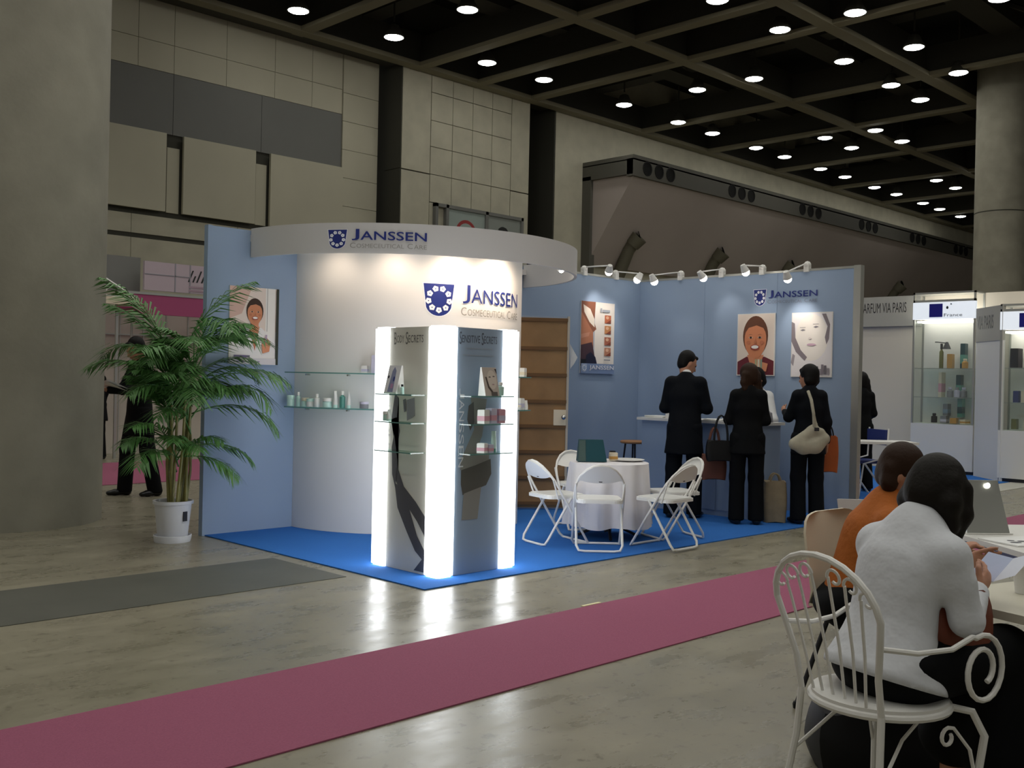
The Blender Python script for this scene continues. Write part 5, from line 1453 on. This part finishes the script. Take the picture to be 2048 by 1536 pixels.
# ================================================================ perfume stand on the right
pw = struct(MB().box(13.35, 13.42, .7, 9.0, 0, 3.05).build('wall_stand', mat('stand_white', '#ddd4c4', .6)))
fb = thing('sign_board', 'grey fascia board lettered with the perfume company name above the white stand wall', 'sign', (13.30, 4.6, 2.52), -PI / 2)
MB().box(-4.0, 2.08, -.02, .03, 0, .53).build('board', mat('fascia_grey', '#b3b0a6', .6), fb)
print_obj('lettering', [('#3a3a38', text_shape('PARFUM VIA PARIS', .98, 1.83, .24, .42, .0))], plane_map((0, -.02, 0), (1, 0, 0), (0, 0, 1), (0, -1, 0)), fb, .001, .002)
fb = thing('sign_board', 'shorter fascia board with the same lettering between the two showcases', 'sign', (12.90, 1.40, 2.20), R45(-135))
MB().box(0, .92, -.02, .03, 0, .55).build('board', MATS['fascia_grey'], fb)
print_obj('lettering', [('#4a4a48', text_shape('VIA PARIS', .05, .62, .20, .42, .01))], plane_map((0, -.02, 0), (1, 0, 0), (0, 0, 1), (0, -1, 0)), fb, .001, .002)
MB().box(0, .92, -.01, .03, -2.2, 0).build('partition', M['white'], fb)

def showcase(label, x, y0, W_, zt_, zs, zg0, shelves):
    """front faces -x, runs from y0 down (towards -y) by W_"""
    t = thing('glass_showcase', label, 'showcase', (x, y0, 0), -PI / 2)
    D_ = .42
    MB().box(0, W_, 0, D_, .06, zg0).build('cabinet_base', M['white'], t)
    MB().box(.01, W_ - .01, .02, D_, 0, .06).build('plinth', M['dark'], t)
    MB().box(0, W_, D_ - .02, D_, zg0, zs[0]).build('rear_panel', M['white'], t)
    for a in (0, W_ - .03): MB().box(a, a + .03, 0, .03, zg0, zt_ + .0).build('post', M['alu'], t)
    for a in (0, W_ - .03): MB().box(a, a + .03, D_ - .03, D_, zg0, zt_).build('post', M['alu'], t)
    MB().box(.03, W_ - .03, .004, .010, zg0, zs[0] - .02).build('glass_door', M['pane'], t)
    for a in (.004, W_ - .010): MB().box(a, a + .006, .03, D_ - .03, zg0, zs[0] - .02).build('glass_side', M['pane'], t)
    for z in shelves:
        g = MB().box(.03, W_ - .03, .03, D_ - .03, z, z + .012).build('shelf', M['glass'], t); MB().box(.03, W_ - .03, .026, .030, z, z + .012).build('shelf_edge', M['alu'], g)
    sgn = MB().box(0, W_, -.01, .06, zs[0], zs[1]).build('lit_sign', M['signlit'], t)
    w2 = (zs[1] - zs[0]); h_ = w2
    fm_ = plane_map((0, -.01, zs[0]), (1, 0, 0), (0, 0, 1), (0, -1, 0))
    print_obj('blue_square', [('#15158c', rect(W_ * .27, W_ * .27 + h_ * .78, h_ * .12, h_ * .90))], fm_, sgn, .001, .002)
    print_obj('sign_print', [('#20242c', ell(W_ * .56, h_ * .66, h_ * .07, h_ * .09, 10)), ('#8a9098', ell(W_ * .62, h_ * .86, h_ * .05, h_ * .05, 8)),
                             ('#2c3038', text_shape('France', W_ * .51, W_ * .80, h_ * .14, h_ * .32))], plane_map((0, -.01, zs[0]), (1, 0, 0), (0, 0, 1), (0, -1, 0)), sgn, .001, .002)
    MB().box(0, W_, 0, .05, zs[1], zs[1] + .04).box(0, W_, 0, D_, zt_ - .03, zt_).build('top_frame', M['alu'], t)
    MB().box(.05, W_ - .05, .06, D_ - .06, zs[0] - .05, zs[0] - .02).build('light_panel', M['caselit'], t)
    return t
showcase('glass showcase with a lit blue-square sign at the end of the perfume wall', 12.95, 2.50, 1.05, 3.06, (2.60, 2.89), .83, (1.27, 1.76))
showcase('glass showcase with red goods and a lit blue-square sign, right of the partition', 12.25, .80, 1.05, 2.76, (2.36, 2.64), .80, (1.22, 1.76))
def incase(y, z, x=13.15): return (x, y, z)
GB = 'perfume bottles in the first showcase'
bottle(incase(2.18, .845), 'small dark bottle on the floor of the first showcase', .05, .16, 'dark', 'dark')
carton(incase(2.0, .845), 'grey box on the floor of the first showcase', .13, .1, .12, 0, 'grey', 'lilac')
carton(incase(1.84, .845), 'amber flat box on the floor of the first showcase', .2, .1, .09, .2, 'amber', 'amber')
carton(incase(1.66, .845), 'yellow flat box beside the amber one in the first showcase', .14, .1, .07, -.2, 'cream', 'amber')
carton(incase(1.78, .95, 13.28), 'dark green box standing at the back bottom of the first showcase', .12, .08, .32, 0, 'teal', 'green')
carton(incase(2.02, .97, 13.28), 'blue-grey box at the back bottom of the first showcase', .14, .08, .2, 0, 'grey', 'panelblue')
carton(incase(2.06, 1.285), 'cream printed panel box on the lower glass shelf of the first showcase', .17, .05, .42, 0, 'cream', 'pink')
carton(incase(1.80, 1.285, 13.25), 'dark teal box on the lower glass shelf of the first showcase', .12, .08, .38, 0, 'green', 'teal')
bottle(incase(1.92, 1.285), 'square grey perfume bottle left on the lower glass shelf', .05, .17, 'grey', 'lilac', GB)
bottle(incase(1.80, 1.285), 'square grey perfume bottle in the middle of the lower glass shelf', .05, .17, 'lilac', 'grey', GB)
bottle(incase(1.69, 1.285), 'square grey perfume bottle right on the lower glass shelf', .05, .17, 'grey', 'lilac', GB)
bottle(incase(2.08, 1.775), 'tall slim dark bottle on the upper glass shelf of the first showcase', .035, .42, 'olive', 'dark')
carton(incase(1.92, 1.775), 'orange brown box on the upper glass shelf of the first showcase', .15, .08, .24, .1, 'amber', 'amber')
carton(incase(1.74, 1.775, 13.25), 'tall green box on the upper glass shelf of the first showcase', .12, .08, .42, 0, 'green', 'teal')
bottle(incase(1.68, 1.775), 'yellow triangular bottle on the upper glass shelf of the first showcase', .05, .16, 'amber', 'cream')
t = thing('case_lamp', 'small downlight shade hanging inside the first showcase', 'lamp', (13.12, 1.98, 2.10))
MB().lathe([(.02, .12), (.07, .0), (.065, .0)], 14).build('lamp_shade', M['dark'], t, True); MB().lathe([(0, .01), (.05, .01)], 12).build('lamp_glass', M['caselit'], t); MB().tube([(0, 0, .1), (-.0, .16, .12), (0, .2, .12)], .01, 6).build('lamp_arm', M['dark'], t)
for y, z, a in ((.62, .82, 'olive'), (.44, .82, 'cream'), (.30, .82, 'amber')): carton((12.45, y, z), '%s box on the floor of the second showcase' % a, .09, .08, .16, 0, a if a != 'olive' else 'olive', a)
for y, a, n_ in ((.60, 'navy', 'navy blue'), (.48, 'cream', 'pale cream'), (.34, 'olive', 'olive green')): carton((12.45, y, 1.235), '%s box on the lower shelf of the second showcase' % n_, .10, .08, .18, 0, a, a)
t = carton((12.45, .62, 1.775), 'black perfume box with a white highlight on the upper shelf of the second showcase', .2, .12, .30, 0, 'black', 'black')
carton((12.45, .40, 1.775), 'red perfume box on the upper shelf of the second showcase', .18, .12, .32, 0, 'red', 'red')
# table in the perfume stand
t = thing('folding_table', 'white topped folding table with dark legs inside the perfume stand', 'table', (8.15, .80, .008), R45(-45))
MB().box(-.45, .45, -.25, .25, .70, .73).build('tabletop', M['white'], t)
for x in (-.38, .38):
    for y in (-.20, .20): MB().tube([(x, y, .70), (x * .85, -y, .0)], .014, 6).build('leg', M['dark'], t)
t = thing('folding_chair', 'chair with a dark blue back behind the table in the perfume stand', 'chair', (8.42, 1.12, .008), R45(60))
MB().rbox(-.20, .20, -.20, .18, .42, .46, .05).build('seat', M['navy'], t); MB().box(-.20, .20, -.24, -.20, .66, .86).build('backrest', M['navy'], t)
for x in (-.21, .21): MB().tube([(x, .18, 0), (x, .12, .42), (x, -.22, .5), (x, -.24, .88)], .012, 6).build('frame', M['white'], t); MB().tube([(x, -.24, 0), (x, .10, .42)], .012, 6).build('leg', M['white'], t)

# ================================================================ stands behind the palm on the left
bs = struct(MB().box(-6, 8, 12.2, 12.26, 0, 2.55).build('wall_rear_stand', mat('rear_white', '#b9b0a4', .65)))
for i in range(14): MB().box(1.2 + i * .42, 1.215 + i * .42, 12.185, 12.2, 0, 2.5).build('panel_joint', M['alu'], bs)
for z in (1.55, 2.05): MB().box(-2, 8, 12.18, 12.2, z, z + .02).build('shelf_rail', M['alu'], bs)
t = thing('stand_fascia', 'pale fascia board with black script lettering above the rear stand', 'sign', (3.0, 11.2, 2.78))
MB().box(.25, 3.2, -.03, .03, 0, .48).build('board', mat('fascia_pink', '#b5a7ad', .6), t)
for x in (.78, 1.05): MB().box(x, x + .02, -.036, -.03, 0, .48).build('seam', M['grey'], t)
MB().box(.25, 1.05, -.036, -.03, .26, .275).build('seam', M['grey'], t)
print_obj('lettering', [*[('#1d2220', poly([(a, .19), (a + .03, .19), (a + .03 + h * .4, .19 + h), (a + h * .4, .19 + h)])) for a, h in ((1.02, .20), (1.10, .11), (1.17, .20), (1.26, .11), (1.34, .16))], ('#a08a94', rect(1.04, 1.42, .09, .12)), ('#a08a94', rect(1.04, 1.42, .03, .06))], plane_map((0, -.03, 0), (1, 0, 0), (0, 0, 1), (0, -1, 0)), t, .001, .002)
MB().box(-.2, 3.2, -.05, .05, -.40, -.08).build('pelmet', mat('magenta', '#a04a70', .8), t); MB().box(-.2, 3.2, -.06, .06, -.08, -.04).build('rail', M['alu'], t)
for x in (-.2, 3.16): MB().box(x, x + .04, .0, .04, -2.78, 0).build('post', M['alu'], t)
t = thing('display_screen', 'dark screen panel above the rear stand beside the pale fascia', 'screen', (2.62, 11.55, 2.76))
MB().box(-.30, .72, -.03, .03, 0, .58).build('panel', M['walldark'], t); MB().box(.10, .14, -.04, -.03, 0, .58).build('divider', M['alu'], t); MB().tube([(.6, 0, -2.76), (.6, 0, .1)], .02, 6).build('pole', M['alu'], t)
t = thing('roof_truss', 'white triangular roof truss of the rear stand beside the column', 'truss', (2.30, 11.0, 2.62))
for a, b in (((-.4, 0, .62), (.72, 0, 0)), ((-.9, 0, 0), (.75, 0, 0)), ((-.40, 0, .62), (-.40, 0, 0)), ((-.40, 0, .6), (-.1, 0, 0)), ((.15, 0, 0), (.30, 0, .18))): MB().tube([a, b], .022, 6).build('bar', M['white'], t)
MB().box(-.9, .78, -.03, .03, -.12, 0).build('eave_board', M['cream'], t)
